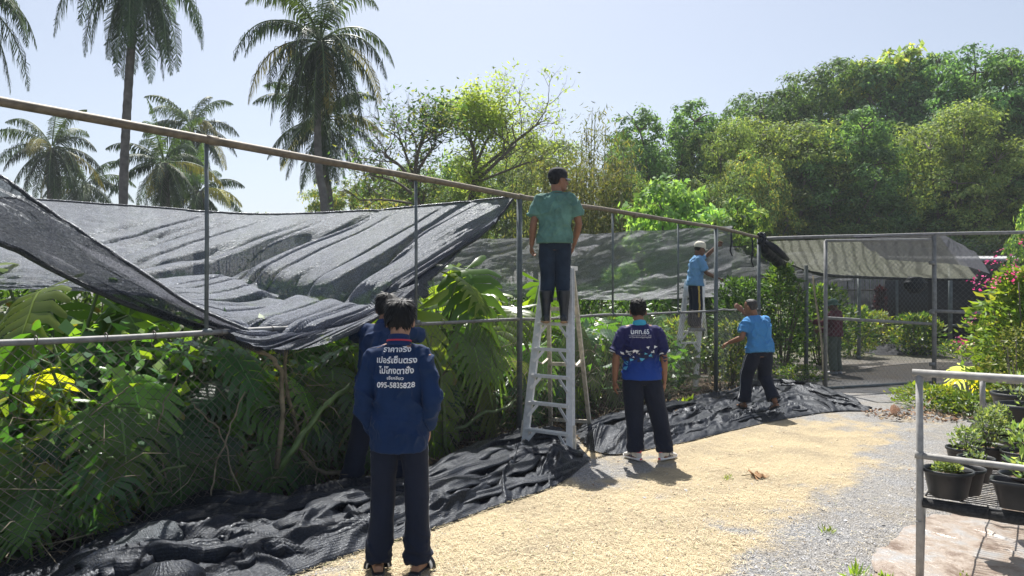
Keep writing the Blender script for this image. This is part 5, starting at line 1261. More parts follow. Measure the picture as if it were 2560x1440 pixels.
bush('shrub', 80, 44, 6.8, 3.2, 3000, .2, MG+YG[:1], 'far thicket below the far left palm', 'shrub', 'tree_leaf', 307, stems=8)
for px, d, h, lab in ((-60, 10.5, 2.0, 'dark hedge bush under the net swag at the left edge'), (230, 11.5, 2.0, 'dark hedge bush below the big net left half'), (480, 12, 2.0, 'dark hedge bush behind the left thin post'), (720, 12.5, 1.9, 'dark hedge bush below the middle of the big net'), (960, 13, 1.9, 'dark hedge bush behind the two navy men')):
    bush('bush', px, d, h, 1.5, 2600, .16, SH, lab)
for px, d, h, lab in ((1120, 14.5, 1.9, 'dark hedge bush below the grey net left of the thick post'), (1290, 15.2, 1.9, 'dark hedge bush below the grey net behind the thick post'), (1450, 16, 1.9, 'dark hedge bush below the grey net right of the near ladder'), (1600, 17, 1.9, 'dark hedge bush below the grey net over the polo shirt man'), (1740, 18, 1.9, 'dark hedge bush below the grey net behind the far ladder')):
    bush('bush', px, d, h, 1.3, 2200, .16, SH, lab)
# bamboo
def bamboo(px, d, culms, label, seed):
    base = at(px, HZ, d)*[1, 1, 0]; o = empty('bamboo_clump', base, label, 'bamboo', 'bamboo clumps'); m = MB(); r_ = random.Random(seed); P = []
    for x, topy in culms:
        a = at(x+r_.uniform(-8, 8), HZ, d)*[1, 1, 0]-base; a[1] += r_.uniform(-.8, .8); b = at(x+r_.uniform(-10, 10), topy, d)-base; b[1] = a[1]+r_.uniform(-.4, .4)
        C_ = crom([a, a*.5+b*.5+[r_.uniform(-.1, .1), 0, 0], b], np.linspace(0, 1, 24)); m.tube(C_, [.035*(1-.75*k/23)+.004*(k % 3 == 0) for k in range(24)], 6)
        for k in range(9, 24):
            for _ in range(5): P.append(C_[k]+np.array([r_.gauss(0, .22), r_.gauss(0, .22), r_.gauss(-.05, .12)]))
    m.build('culm', M['bamboo'], o); P = np.array(P); q_ = np.random.default_rng(seed); P = np.repeat(P, 5, 0)+q_.normal(0, .14, (len(P)*5, 3)); n = len(P)
    V, Fq, C = leafquads(P, q_.uniform(0, 6.28, n), q_.normal(-.75, .4, n), q_.uniform(.12, .3, n), .17, [(.12, .15, .04), (.16, .18, .05), (.09, .12, .04), (.2, .19, .06)], q_)
    link('foliage', arrmesh('foliage', V, Fq, C), M['tree_leaf'], o); return o
rr = random.Random(9)
bamboo(1485, 25, [(1478, 268), (1462, 300), (1492, 285), (1450, 330), (1470, 350), (1500, 330), (1484, 390), (1455, 400)], 'tallest bamboo clump whose thin tops stick up against the sky', 1)
bamboo(1545, 26, [(1540, 350), (1555, 345), (1530, 380), (1565, 370), (1550, 410), (1525, 430)], 'bamboo clump right of the tallest one', 2)
bamboo(1385, 26, [(1390, 325), (1370, 345), (1405, 340), (1355, 370), (1420, 390), (1380, 400)], 'bamboo clump behind the capped head of the man on the ladder', 3)
bamboo(1430, 23, [(1400+rr.uniform(0, 160), rr.uniform(400, 470)) for _ in range(16)], 'row of close bare yellowish bamboo stems below the leafy tops', 4)
bamboo(1320, 27, [(1310, 360), (1330, 370), (1290, 390), (1345, 400)], 'bamboo clump left of the man on the ladder', 5)
# ================================================================ people
def remesh(mb, vox, smooth=3, fac=.5):
    o = bpy.data.objects.new('tmp', mb.mesh('tmp')); col.objects.link(o)
    r_ = o.modifiers.new('r', 'REMESH'); r_.mode = 'VOXEL'; r_.voxel_size = vox; r_.use_smooth_shade = True
    if smooth: s_ = o.modifiers.new('s', 'SMOOTH'); s_.iterations = smooth; s_.factor = fac
    bpy.context.view_layer.update(); dg = bpy.context.evaluated_depsgraph_get()
    me = bpy.data.meshes.new_from_object(o.evaluated_get(dg)); bpy.data.objects.remove(o); me.shade_smooth(); return me
def mv(me):
    V = np.empty(len(me.vertices)*3, np.float32); me.vertices.foreach_get('co', V); N = np.empty_like(V); me.vertices.foreach_get('normal', N); return V.reshape(-1, 3).astype(float), N.reshape(-1, 3).astype(float)
def displace(me, fn):
    V, N = mv(me); V = V+N*fn(V[:, 0], V[:, 1], V[:, 2], N)[:, None]; me.vertices.foreach_set('co', V.astype(np.float32).ravel()); me.update(); return me
HEAD = [(-.118, .022, .03, .085), (-.105, .040, -.005, .095), (-.08, .053, -.045, .099), (-.045, .064, -.072, .098), (0, .0735, -.092, .098), (.04, .077, -.099, .101), (.075, .072, -.094, .092), (.100, .055, -.072, .068), (.116, .028, -.03, .03)]
def head_rows(Hm, Hc, grow=0, zmin=-9, ymax=9):
    rows = []
    for z, hw, yb, yf in HEAD:
        if z < zmin: continue
        yf2 = min(yf, ymax)
        g = grow
        rows.append((Vector(Hc)+Hm @ Vector((0, (yb-g+yf2+g)/2, z*(1+g*5 if z > 0 else 1))), Hm @ Vector((hw+g, 0, 0)), Hm @ Vector((0, (yf2+g-yb+g)/2, 0))))
    return rows
def hand(mb, W, d, n, curl, left, sc_=1.0, spread=.022):
    W = Vector(W); d = Vector(d).normalized(); n = Vector(n); n = (n-d*n.dot(d)).normalized(); t_ = d.cross(n)*(1 if left else -1)
    mb.loft([(W-d*.015, t_*.026, n*.02), (W+d*.02, t_*.033*sc_, n*.018), (W+d*.06*sc_, t_*.042*sc_, n*.016), (W+d*.092*sc_, t_*.040*sc_, n*.012)], 14)
    for k, (L, off) in enumerate(((.070, 1.5), (.078, .5), (.073, -.5), (.057, -1.5))):
        p = W+d*.086*sc_+t_*off*spread*.92*sc_; pts = [p-d*.02, p]; c = 0; dd = d+t_*off*.05
        for seg in (.45, .32, .23):
            c += curl*(1+.1*k)*(.9 if seg == .45 else 1.1); q = dd.normalized()*math.cos(c)+n*math.sin(c); p = p+q*L*seg*sc_*1.05; pts.append(p)
        mb.tube(pts, [.0095, .0092, .0085, .008, .0065], 8)
    p = W+d*.028*sc_+t_*.03*sc_; q = (d*.75+t_*.6+n*.35).normalized(); q2 = (d*.95+t_*.05+n*.45).normalized()
    mb.tube([p-q*.012, p+q*.03*sc_, p+q*.03*sc_+q2*.026*sc_, p+q*.03*sc_+q2*.045*sc_], [.014, .0125, .0105, .008], 8)
def lerp(a, b, t): return tuple(Vector(a)*(1-t)+Vector(b)*t)
BASE = dict(pelvis=(0, 0, .93), chest=(0, -.005, 1.25), neck=(0, -.015, 1.45), head=(0, .02, 1.59),
            sh_l=(-.175, -.01, 1.39), el_l=(-.235, -.03, 1.11), wr_l=(-.245, .03, .865), sh_r=(.175, -.01, 1.39), el_r=(.235, -.03, 1.11), wr_r=(.245, .03, .865),
            hip_l=(-.088, 0, .90), kn_l=(-.10, .02, .49), an_l=(-.105, -.02, .08), hip_r=(.088, 0, .90), kn_r=(.10, .02, .49), an_r=(.105, -.02, .08))
def torso_rows(J, g, zs, sx=1.0):
    pel, ch, nk = Vector(J['pelvis']), Vector(J['chest']), Vector(J['neck'])
    sp = (Vector(J['hip_r'])-Vector(J['hip_l'])); sp.z *= .5; sp.normalize(); ss = (Vector(J['sh_r'])-Vector(J['sh_l'])); ss.z *= .5; ss.normalize()
    rows = []
    for t, hw, dp in zs:     # t: -.. pelvis 0, chest 1, neck 2
        c = pel.lerp(ch, t) if t <= 1 else ch.lerp(nk, t-1)
        if t < 0: c = pel+Vector((0, 0, .32*t))
        up = (ch-pel).normalized() if t <= 1 else (nk-ch).normalized()
        x = sp.lerp(ss, min(max(t, 0), 1)).normalized(); y = up.cross(x).normalized()
        rows.append((c, x*(hw*sx+g), y*(dp+g)))
    return rows
TOR = [(-.38, .10, .075), (-.2, .155, .105), (0, .165, .115), (.35, .148, .102), (.7, .158, .11), (1, .172, .115), (1.4, .172, .105), (1.68, .15, .085), (1.88, .09, .065), (2.05, .058, .056)]
def person(label, base, rz, h, J0, shirt, trousers, skin, sleeve=1.0, hem=-.25, hair='short', head=(0, 0), hands=(.35, .35), palm=((1, 0, 0), (-1, 0, 0)), hidehands=(False, False), vox=.0065,
           leg_r=(.10, .092, .088, .088), tr_end=(.97, .97), toes=(8, -8), fat=1.0, slv=(.072, .066, .062, .056), footp=(0, 0), group=None, drape=.02, seed=1):
    J = dict(BASE); J.update(J0); root = empty('person', base, label, 'person', group, rz); root.scale = (h/1.7,)*3
    Hm = Matrix.Rotation(R(head[0]), 3, 'Z') @ Matrix.Rotation(R(head[1]), 3, 'X'); Hc = Vector(J['head'])
    b = MB(); b.loft(torso_rows(J, -.004, TOR, fat), 24)
    nk = Vector(J['neck']); b.tube([nk-Vector((0, 0, .06)), nk+Vector((0, .0, .02)), Hc+Hm @ Vector((0, -.03, -.07)), Hc+Hm @ Vector((0, -.02, 0))], [.066, .056, .056, .05], 14)
    b.tube([Vector(J['sh_l'])+Vector((.02, 0, 0)), nk-Vector((0, 0, .035)), Vector(J['sh_r'])-Vector((.02, 0, 0))], [.052, .06, .052], 12)
    b.loft(head_rows(Hm, Hc), 24)
    HL = lambda x, y, z: Hc+Hm @ Vector((x, y, z))
    b.tube([HL(0, .09, .02), HL(0, .108, -.012), HL(0, .122, -.035), HL(0, .10, -.046)], [.009, .012, .015, .010], 10)           # nose
    b.tube([HL(-.022, .092, -.068), HL(0, .103, -.064), HL(.022, .092, -.068)], [.006, .009, .006], 8); b.tube([HL(-.02, .090, -.078), HL(0, .100, -.079), HL(.02, .090, -.078)], [.006, .009, .006], 8)
    b.tube([HL(-.05, .082, .022), HL(0, .099, .024), HL(.05, .082, .022)], .009, 8)                                              # brow
    for sg in (-1, 1):
        Me = Hm @ Matrix.Rotation(R(-18)*sg, 3, 'Z') @ Matrix.Rotation(R(-12), 3, 'X'); b.ball(HL(sg*.082, -.008, -.012), (.010, .020, .033), 10, Me)
    for s_, k in (('l', 0), ('r', 1)):
        sh, el, wr = J['sh_'+s_], J['el_'+s_], J['wr_'+s_]
        b.tube([sh, lerp(sh, el, .35), lerp(sh, el, .8), el, lerp(el, wr, .25), lerp(el, wr, .7), wr], [.052, .049, .042, .039, .042, .034, .027], 12)
        d = Vector(wr)-Vector(el)
        if not hidehands[k]: hand(b, wr, J.get('hd_'+s_, d), palm[k], hands[k], s_ == 'l')
        hp, kn, an = J['hip_'+s_], J['kn_'+s_], J['an_'+s_]
        b.tube([hp, lerp(hp, kn, .4), lerp(hp, kn, .85), kn, lerp(kn, an, .3), lerp(kn, an, .75), an], [.085, .078, .06, .056, .057, .043, .036], 12)
        yw = R(toes[k]); fw = Vector((-math.sin(yw), math.cos(yw), 0)); fp = R(footp[k]); up = Vector((0, 0, 1)); fd = fw*math.cos(fp)-up*math.sin(fp); A = Vector(an); un = up*math.cos(fp)+fw*math.sin(fp)
        b.loft([(A-fd*.055-un*.045, Vector((-fd.y, fd.x, 0))*.028, un*.03), (A-un*.04, Vector((-fd.y, fd.x, 0))*.034, un*.036), (A+fd*.09-un*.048, Vector((-fd.y, fd.x, 0))*.042, un*.026), (A+fd*.155-un*.058, Vector((-fd.y, fd.x, 0))*.038, un*.016)], 12)
    body = link('body', remesh(b, vox, 2), M[skin], root)
    for sg in (-1, 1):
        e = MB(); e.ball(HL(sg*.031, .089, .006), .0115, 8); e.build('eye', M['eye'], root)
    # --- shirt
    s = MB(); hz = hem
    rows = [(hz, .196, .152), (hz*.5-.02, .194, .150), (.15, .180, .135), (.4, .162, .118), (.7, .168, .12), (1, .178, .122), (1.4, .176, .11), (1.7, .15, .09), (1.9, .085, .072), (2.0, .066, .064)]
    s.loft(torso_rows(J, drape*.6, rows, fat), 32)
    s.tube([Vector(J['sh_l'])+Vector((.015, 0, -.005)), nk-Vector((0, 0, .045)), Vector(J['sh_r'])-Vector((.015, 0, .005))], [.060, .066, .060], 14)
    for s_ in 'lr':
        sh, el, wr = Vector(J['sh_'+s_]), Vector(J['el_'+s_]), Vector(J['wr_'+s_])
        inn = sh+(nk-sh)*.35-Vector((0, 0, .05)); s.ball(sh+(nk-sh)*.10-Vector((0, 0, .012)), slv[0]*.98, 14)
        if sleeve <= .5: s.tube([inn, sh.lerp(el, .12), sh.lerp(el, sleeve), sh.lerp(el, sleeve*2)], [slv[0]*.9, slv[0]*.97, slv[1], slv[1]*1.04], 16)
        else:
            e = .06+.88*(sleeve-.5)*2*.97; s.tube([inn, sh.lerp(el, .12), sh.lerp(el, .5), sh.lerp(el, .9), el.lerp(wr, .1), el.lerp(wr, .5), el.lerp(wr, min(e, .97))], [slv[0]*.9, slv[0]*.97, slv[1], slv[1], slv[2], slv[2]*.95, slv[3]], 16)
    sm = remesh(s, vox*1.25, 9)
    def wr_fn(x, y, z, N):
        a = .010*fbm(x*8, y*8, z*5, seed, 3); c = np.clip(1-np.abs(fbm(x*7+z*2.5*np.sign(x), y*7, z*6-np.abs(x)*6, seed+3, 2))*3.2, 0, 1)
        c2 = np.clip(1-np.abs(fbm(x*13, y*13+z*6, z*17+x*5, seed+5, 2))*2.6, 0, 1); return (a+.022*c*c*(.5+.5*sstep(1.45, 1.2, z))+.009*c2*sstep(1.25, .9, z))*(.25+.75*sstep(z.min()+.01, z.min()+.14, z))
    displace(sm, wr_fn); so_ = link('shirt', sm, M[shirt], root)
    # --- trousers
    q = MB(); pel = Vector(J['pelvis'])
    q.loft(torso_rows(J, .012, [(-.36, .11, .085), (-.2, .158, .108), (0, .155, .106), (.2, .14, .095)], fat), 26)
    for s_, k in (('l', 0), ('r', 1)):
        hp, kn, an = Vector(J['hip_'+s_]), Vector(J['kn_'+s_]), Vector(J['an_'+s_]); e = tr_end[k]
        q.tube([hp-Vector((0, 0, -.0)), hp.lerp(kn, .3), hp.lerp(kn, .75), kn, kn.lerp(an, .35), kn.lerp(an, .75*e), kn.lerp(an, e)], [leg_r[0]*.90, leg_r[0]*.97, leg_r[1], leg_r[1], leg_r[2], leg_r[3], leg_r[3]*.98], 18)
    tm = remesh(q, vox*1.25, 5)
    def tr_fn(x, y, z, N):
        a = .010*fbm(x*6, y*6, z*3, seed+11, 3); c = np.clip(1-np.abs(fbm(x*6+z*3, y*6, z*9+x*7, seed+13, 2))*3.0, 0, 1); low = sstep(.35, .1, z)+.35
        c3 = np.clip(1-np.abs(fbm(x*8, y*9, z*22, seed+15, 2))*2.6, 0, 1); return a+.010*c*c*low+.009*c3*sstep(.32, .12, z)
    displace(tm, tr_fn); to_ = link('trousers', tm, M[trousers], root)
    # --- hair
    if hair:
        hm = MB(); g = {'long': .017, 'short': .012, 'crop': .004, 'cap': .006}[hair]
        rows = []
        for z, hw, yb, yf in HEAD:
            if z < -.07: continue
            fr = {True: .075}.get(z > .03, -.012 if z < 0 else .02); fr = min(fr, yf)
            gg = g*(1 if z > -.03 else .55); rows.append((HL(0, (yb-gg+fr)/2, z+(g*1.3 if z > .06 else 0)), Hm @ Vector((hw+gg*.75-(.012 if z < -.03 else 0), 0, 0)), Hm @ Vector((0, (fr-yb+gg)/2, 0))))
        hm.loft(rows, 28); me = remesh(hm, .006, 4)
        am = {'long': .010, 'short': .007, 'crop': .0025, 'cap': .004}[hair]; fz = 1 if hair != 'long' else .5
        displace(me, lambda x, y, z, N: am*(fbm(x*40, y*40, z*40*fz, seed+20, 3)+.5*fbm(x*110, y*110, z*70*fz, seed+21, 2)))
        ho = link('hair', me, M['hair' if hair != 'crop' else 'hair_grey'], root)
        if hair in ('long', 'short'):
            V, N = mv(me); r_ = np.random.default_rng(seed); n = 2600 if hair == 'long' else 1700; k = r_.integers(0, len(V), n); Pn = V[k]; Nn = N[k]
            sel = (Nn[:, 2] > -.5); Pn = Pn[sel]; Nn = Nn[sel]; n = len(Pn)
            crown = np.array(HL(.015, -.055, .11)); out = Pn-crown; out -= Nn*np.sum(out*Nn, 1)[:, None]; out /= np.maximum(np.linalg.norm(out, axis=1), 1e-4)[:, None]
            out = out+np.array([0, 0, -.45]) if hair == 'long' else out+r_.normal(0, .9, (n, 3)); out -= Nn*np.sum(out*Nn, 1)[:, None]*.9; out /= np.maximum(np.linalg.norm(out, axis=1), 1e-4)[:, None]
            out = out+r_.normal(0, .1 if hair == 'long' else .2, (n, 3)); L = (.042 if hair == 'long' else .017)*r_.uniform(.6, 1.2, n)[:, None]
            sd_ = np.cross(out, Nn); sd_ /= np.maximum(np.linalg.norm(sd_, axis=1), 1e-4)[:, None]; wv = sd_*(.0022 if hair == 'long' else .0018)
            lift = Nn*L*(.04 if hair == 'long' else .45)
            Vh = np.stack([Pn-wv, Pn+wv, Pn+out*L*.5+lift+wv, Pn+out*L*.5+lift-wv, Pn+out*L+lift*.8, Pn+out*L+lift*.8-wv*.2], 1).reshape(-1, 3)
            Fq = (np.array([(0, 1, 2, 3), (3, 2, 4, 5)])[None]+(np.arange(n)*6)[:, None, None]).reshape(-1, 4); link('strands', arrmesh('strands', Vh, Fq, None, True), M['hair'], ho)
    root['_'] = 0; del root['_']
    return dict(root=root, J=J, HL=HL, Hm=Hm, body=body, shirt=so_, trousers=to_, nk=nk)
def collar(P, mat, r_=.062, hgt=.03, tilt=.25, trim=None):
    nk = P['nk']; m = MB(); q = MB()
    for j, (rr, z) in enumerate(((r_+.012, -.012), (r_+.006, .012), (r_, hgt))):
        m.tube([nk+Vector((rr*math.cos(a), rr*math.sin(a)*.95-.002, z+tilt*.10*math.sin(a)*-1)) for a in np.linspace(-PI*1.38, PI*.38, 26)], .011, 8)
    m2 = remesh(m, .006, 3); o = link('collar', m2, M[mat], P['shirt'])
    if trim: q.tube([nk+Vector(((r_+.016)*math.cos(a), (r_+.016)*math.sin(a)*.95-.002, .012+tilt*.10*math.sin(a)*-1)) for a in np.linspace(-PI*1.2, PI*.2, 22)], .0055, 6); q.build('collar_stripe', M[trim], P['shirt'])
    return o
def bvh(me): return BVHTree.FromPolygons([tuple(v.co) for v in me.vertices], [tuple(p.vertices) for p in me.polygons])
def onto(P, part, V, Fs, name, mat, d=(0, 1, 0), off=.0025):
    "lay flat print geometry (x, z) onto the garment along d; V are (x, z)"
    bm = bmesh.new(); vs = [bm.verts.new((x, 0, z)) for x, z in V]
    for f in Fs:
        try: bm.faces.new([vs[i] for i in f])
        except ValueError: pass
    bmesh.ops.triangulate(bm, faces=bm.faces[:])
    for _ in range(3):
        E = [e for e in bm.edges if e.calc_length() > .014]
        if E: bmesh.ops.subdivide_edges(bm, edges=E, cuts=1); bmesh.ops.triangulate(bm, faces=bm.faces[:])
    T = bvh(part.data); D = Vector(d)
    for v in bm.verts:
        h, n, i, ds = T.ray_cast(Vector((v.co.x, 0, v.co.z))-D*1.0, D)
        v.co = h-D*off if h else Vector((v.co.x, -.2, v.co.z))
    me = bpy.data.meshes.new(name); bm.to_mesh(me); bm.free(); return link(name, me, M[mat], part)
def text_geo(s, size, bold=.012, width=None):
    c = bpy.data.curves.new('t', 'FONT'); c.body = s; c.size = size; c.align_x = 'CENTER'; c.offset = bold*size; c.resolution_u = 3
    o = bpy.data.objects.new('t', c); col.objects.link(o); bpy.context.view_layer.update(); me = bpy.data.meshes.new_from_object(o.evaluated_get(bpy.context.evaluated_depsgraph_get())); bpy.data.objects.remove(o)
    V = [(v.co.x, v.co.y) for v in me.vertices]; Fs = [tuple(p.vertices) for p in me.polygons]
    xs = [v[0] for v in V]; cx = (max(xs)+min(xs))/2; k = 1 if not width else width/(max(xs)-min(xs)); return [((x-cx)*k, y) for x, y in V], Fs
def printed(P, s, z, size, width=None, x0=0, mat='white', bold=.012, name='printed_text', rot=0, sy=1.5):
    V, Fs = text_geo(s, size, bold, width); V = [(x, y*sy) for x, y in V]; V = [(x0+x*math.cos(rot)-y*math.sin(rot), z+y*math.cos(rot)+x*math.sin(rot)) for x, y in V]; return onto(P, P['shirt'], V, Fs, name, mat)
def stripe(P, part, pts, w_, name, mat, d):
    "thin line along a garment: pts (x, y, z) pushed outward"
    T = bvh(part.data); m = MB(); Q = []
    for p in pts:
        h, n, i, ds = T.find_nearest(Vector(p))
        Q.append(h+n*.0015)
    V = []; 
    for i, p in enumerate(Q):
        h, n, i2, ds = T.find_nearest(p); t_ = (Q[min(i+1, len(Q)-1)]-Q[max(i-1, 0)]).normalized(); s_ = t_.cross(n).normalized()*w_/2; V += [p-s_+n*.001, p+s_+n*.001]
    m.add(V, [(2*i, 2*i+1, 2*i+3, 2*i+2) for i in range(len(Q)-1)]); return m.build(name, M[mat], part)
def legline(P, s_, side, z0, z1, n=40, fy=0):
    J = P['J']; hp, kn, an = Vector(J['hip_'+s_]), Vector(J['kn_'+s_]), Vector(J['an_'+s_]); out = []
    for z in np.linspace(z0, z1, n):
        if z > kn.z: c = hp.lerp(kn, (hp.z-z)/(hp.z-kn.z))
        else: c = kn.lerp(an, (kn.z-z)/(kn.z-an.z))
        out.append((c.x+side*.2, c.y+fy, z))
    return out
def shoe(P, s_, yaw, kind, up=0.0, pitch=0):
    A = Vector(P['J']['an_'+s_]); yw = R(yaw); Mx = Matrix.Rotation(yw, 3, 'Z') @ Matrix.Rotation(R(-pitch), 3, 'X')
    o0 = Vector((A.x, A.y, A.z-.08)); T = lambda v: o0+Mx @ Vector(v)
    def L(rows, n=18): return [(T((0, y, z)), Mx @ Vector((w_, 0, 0)), Mx @ Vector((0, 0, h_))) for y, z, w_, h_ in rows]
    m = MB()
    if kind == 'sneaker':
        m.loft(L([(-.085, .055, .02, .025), (-.07, .06, .034, .045), (-.02, .065, .038, .05), (.03, .06, .040, .045), (.09, .045, .045, .032), (.15, .035, .042, .02), (.185, .03, .02, .01)])); o = link('shoe', remesh(m, .006, 2), M['shoe'], P['root'])
        m = MB(); m.loft(L([(-.095, .018, .022, .02), (-.07, .016, .042, .018), (.0, .014, .042, .016), (.09, .014, .050, .016), (.15, .016, .046, .015), (.195, .024, .018, .012)])); link('sole', remesh(m, .006, 1), M['white'], o)
        m = MB(); m.tube([T((.044*math.cos(a), -.02+.055*math.sin(a), .105+.012*math.sin(a*1.0))) for a in np.linspace(0, 2*PI, 22)], .011, 7); m.ball(T((0, -.075, .10)), (.016, .012, .03), 8); m.build('collar', M['coral'], o)
        m = MB()
        for sg in (-1, 1):
            for k in range(3): m.beam(T((sg*.041, .035+k*.026-.02, .03)), T((sg*.036, .035+k*.026, .078)), .012, .004, up=Mx @ Vector((sg, 0, 0)))
        m.build('stripe', M['ink'], o, False)
        m = MB(); m.box(T((0, -.09, .02)), (.03, .016, .02), Mx); m.build('heel_patch', M['coral'], o)
    elif kind == 'slide':
        m.loft(L([(-.09, .012, .03, .013), (-.06, .013, .042, .014), (.05, .013, .045, .014), (.13, .014, .050, .014), (.175, .014, .03, .012)])); o = link('sandal', remesh(m, .005, 1), M['rubber'], P['root'])
        m = MB(); m.tube([T((.058*math.cos(a), .07, .012+.062*math.sin(a))) for a in np.linspace(-.1, PI+.1, 18)], .032, 8, True, None, .22); m.build('strap', M['rubber'], o)
        m = MB()
        for k in range(3): m.tube([T((.068*math.cos(a), .048+k*.022, .014+.071*math.sin(a))) for a in np.linspace(.0, PI, 18)], .006, 6)
        m.build('stripe', M['white'], o)
    elif kind == 'boot':
        ht = .36
        m.loft([(T((0, -.01, z)), Mx @ Vector((w_, 0, 0)), Mx @ Vector((0, d_, 0))) for z, w_, d_ in ((.03, .045, .06), (.10, .046, .058), (.18, .052, .058), (.27, .064, .066), (ht, .07, .072))])
        m.loft(L([(-.08, .05, .03, .035), (-.03, .055, .042, .05), (.06, .045, .045, .042), (.13, .038, .048, .032), (.18, .034, .03, .022)])); me = remesh(m, .007, 3); displace(me, lambda x, y, z, N: .004*fbm(x*12, y*12, z*30, 8, 2)*sstep(.1, .2, z-o0.z)); o = link('boot', me, M['rubber'], P['root'])
        m = MB(); m.loft(L([(-.088, .014, .03, .015), (-.05, .014, .043, .015), (.06, .012, .047, .013), (.14, .014, .048, .013), (.19, .018, .028, .012)])); link('sole', remesh(m, .006, 1), M['tan_sole'], o)
    elif kind == 'clog':
        m.loft(L([(-.085, .03, .03, .028), (-.05, .035, .042, .035), (.05, .04, .046, .04), (.12, .036, .048, .034), (.17, .028, .03, .022)])); o = link('shoe', remesh(m, .006, 2), M['grey_shoe'], P['root'])
    else:
        m.loft(L([(-.09, .010, .03, .010), (-.05, .010, .042, .011), (.05, .010, .045, .011), (.13, .010, .048, .011), (.17, .010, .03, .01)])); o = link('sandal', remesh(m, .005, 1), M['rubber'], P['root'])
        m = MB(); m.tube([T((.045*math.cos(a), .05+.03*math.sin(a), .012+.055*math.sin(a))) for a in np.linspace(0, PI, 12)], .008, 6); m.build('strap', M['rubber'], o)
    return o
def cap(P, mat, bill=True, brim=0):
    HL, Hm = P['HL'], P['Hm']; m = MB(); rows = []
    for z, w_, d_, y in ((.022, .093, .113, .0), (.05, .097, .117, 0), (.088, .094, .112, 0), (.122, .076, .092, 0), (.143, .045, .055, 0), (.15, .012, .015, 0)): rows.append((HL(0, y, z), Hm @ Vector((w_, 0, 0)), Hm @ Vector((0, d_, 0))))
    m.loft(rows, 26); o = link('cap' if bill else 'hat', remesh(m, .006, 3), M[mat], P['root'])
    m = MB()
    if bill:
        V = []; n = 14
        for i in range(n+1):
            a = PI*(.12+.76*i/n); x, y = math.cos(a)*.082, math.sin(a)*.10; V += [HL(x, y, .03), HL(x*1.02, y+.072*math.sin(a)**.6, .020-.02*abs(math.cos(a))), HL(x, y, .024), HL(x*1.02, y+.070*math.sin(a)**.6, .014-.02*abs(math.cos(a)))]
        Fs = []
        for i in range(n): a = 4*i; b = a+4; Fs += [(a, a+1, b+1, b), (a+2, b+2, b+3, a+3), (a+1, a+3, b+3, b+1)]
        m.add(V, Fs); m.build('bill', M[mat if mat != 'cap_black' else 'grey_shoe'], o)
        m = MB(); m.ball(HL(0, 0, .141), .009, 8); m.build('button', M[mat], o)
    else:
        V = []; n = 30
        for i in range(n): a = 2*PI*i/n; dz = -.03*abs(math.sin(a)); V += [HL(.085*math.cos(a), .105*math.sin(a), .03), HL((.085+brim)*math.cos(a), (.105+brim)*math.sin(a), .01+dz), HL(.085*math.cos(a), .105*math.sin(a), .024), HL((.085+brim)*math.cos(a), (.105+brim)*math.sin(a), .005+dz)]
        Fs = []
        for i in range(n): a = 4*i; b = 4*((i+1) % n); Fs += [(a, a+1, b+1, b), (a+2, b+2, b+3, a+3), (a+1, a+3, b+3, b+1)]
        m.add(V, Fs); m.build('brim', M[mat], o)
    return o
def sleeve_band(P, s_, t, mat, name='cuff', r_=.069, w_=.012):
    sh, el = Vector(P['J']['sh_'+s_]), Vector(P['J']['el_'+s_]); d = (el-sh).normalized(); c = sh.lerp(el, t); m = MB(); m.tube([c-d*w_, c, c+d*w_], [r_, r_*1.01, r_*1.02], 24); return m.build(name, M[mat], P['shirt'])

# --- 1 nearest man, long navy shirt with white writing, hands in pockets
P = person('nearest man in long sleeved navy shirt with white writing, hands in pockets', (-.70, 4.47, 0), R(-1), 1.70,
           dict(pelvis=(0, .0, .90), chest=(-.005, -.01, 1.21), neck=(.0, .0, 1.422), head=(.0, .04, 1.555), sh_l=(-.158, -.01, 1.345), el_l=(-.215, -.05, 1.06), wr_l=(-.165, .07, .86), sh_r=(.158, -.01, 1.345), el_r=(.212, -.05, 1.06), wr_r=(.168, .05, .89), hd_r=(-.05, .25, -.9), hd_l=(.1, .3, -.9),
                hip_l=(-.078, 0, .88), kn_l=(-.105, .02, .47), an_l=(-.128, -.02, .08), hip_r=(.08, 0, .88), kn_r=(.108, .02, .47), an_r=(.118, -.01, .08)),
           'navy', 'track', 'skin_lite', 1.0, -.42, 'long', (2, -8), (.25, .25), ((.9, .3, 0), (-.9, .3, 0)), vox=.006, leg_r=(.092, .078, .074, .080), tr_end=(1.0, 1.0), toes=(14, -14), slv=(.062, .055, .054, .044), seed=3, drape=.008, fat=.87)
collar(P, 'navy2', .058, .040, .12, 'red_trim')
m = MB(); nk = P['nk']
for sg in (-1, 1): stripe(P, P['shirt'], [(sg*q, -.02-.05*(1-q/.19), 1.43-.045*(q/.19)**2*1.2) for q in np.linspace(.06, .18, 12)], .007, 'shoulder_piping', 'ink', 0)
k = 1/1.0
def zpx(py, d=4.34, h=1.70): return (CZ+(HZ-py)/F*d)/(h/1.7)
for s, py, wpx, sz in (('ราคาจริง', 881, 70, .040), ('เปอร์เซ็นตรง', 908, 103, .044), ('ไม่โกงตาชั่ง', 934, 88, .046), ('เจ้เหลียว', 948.5, 43, .026), ('095-5835828', 969, 94, .036)):
    printed(P, s, zpx(py), sz, wpx/F*4.33, x0=.0, bold=.024, rot=.0, sy=1.25 if s[0] == '0' else (1.1 if py < 940 else .95))
for s_, sd_ in (('l', -1), ('r', 1)): stripe(P, P['trousers'], legline(P, s_, sd_, .84, .10), .006, 'side_stripe', 'white_trim', 0); 
shoe(P, 'l', 14, 'slide'); shoe(P, 'r', -14, 'slide')

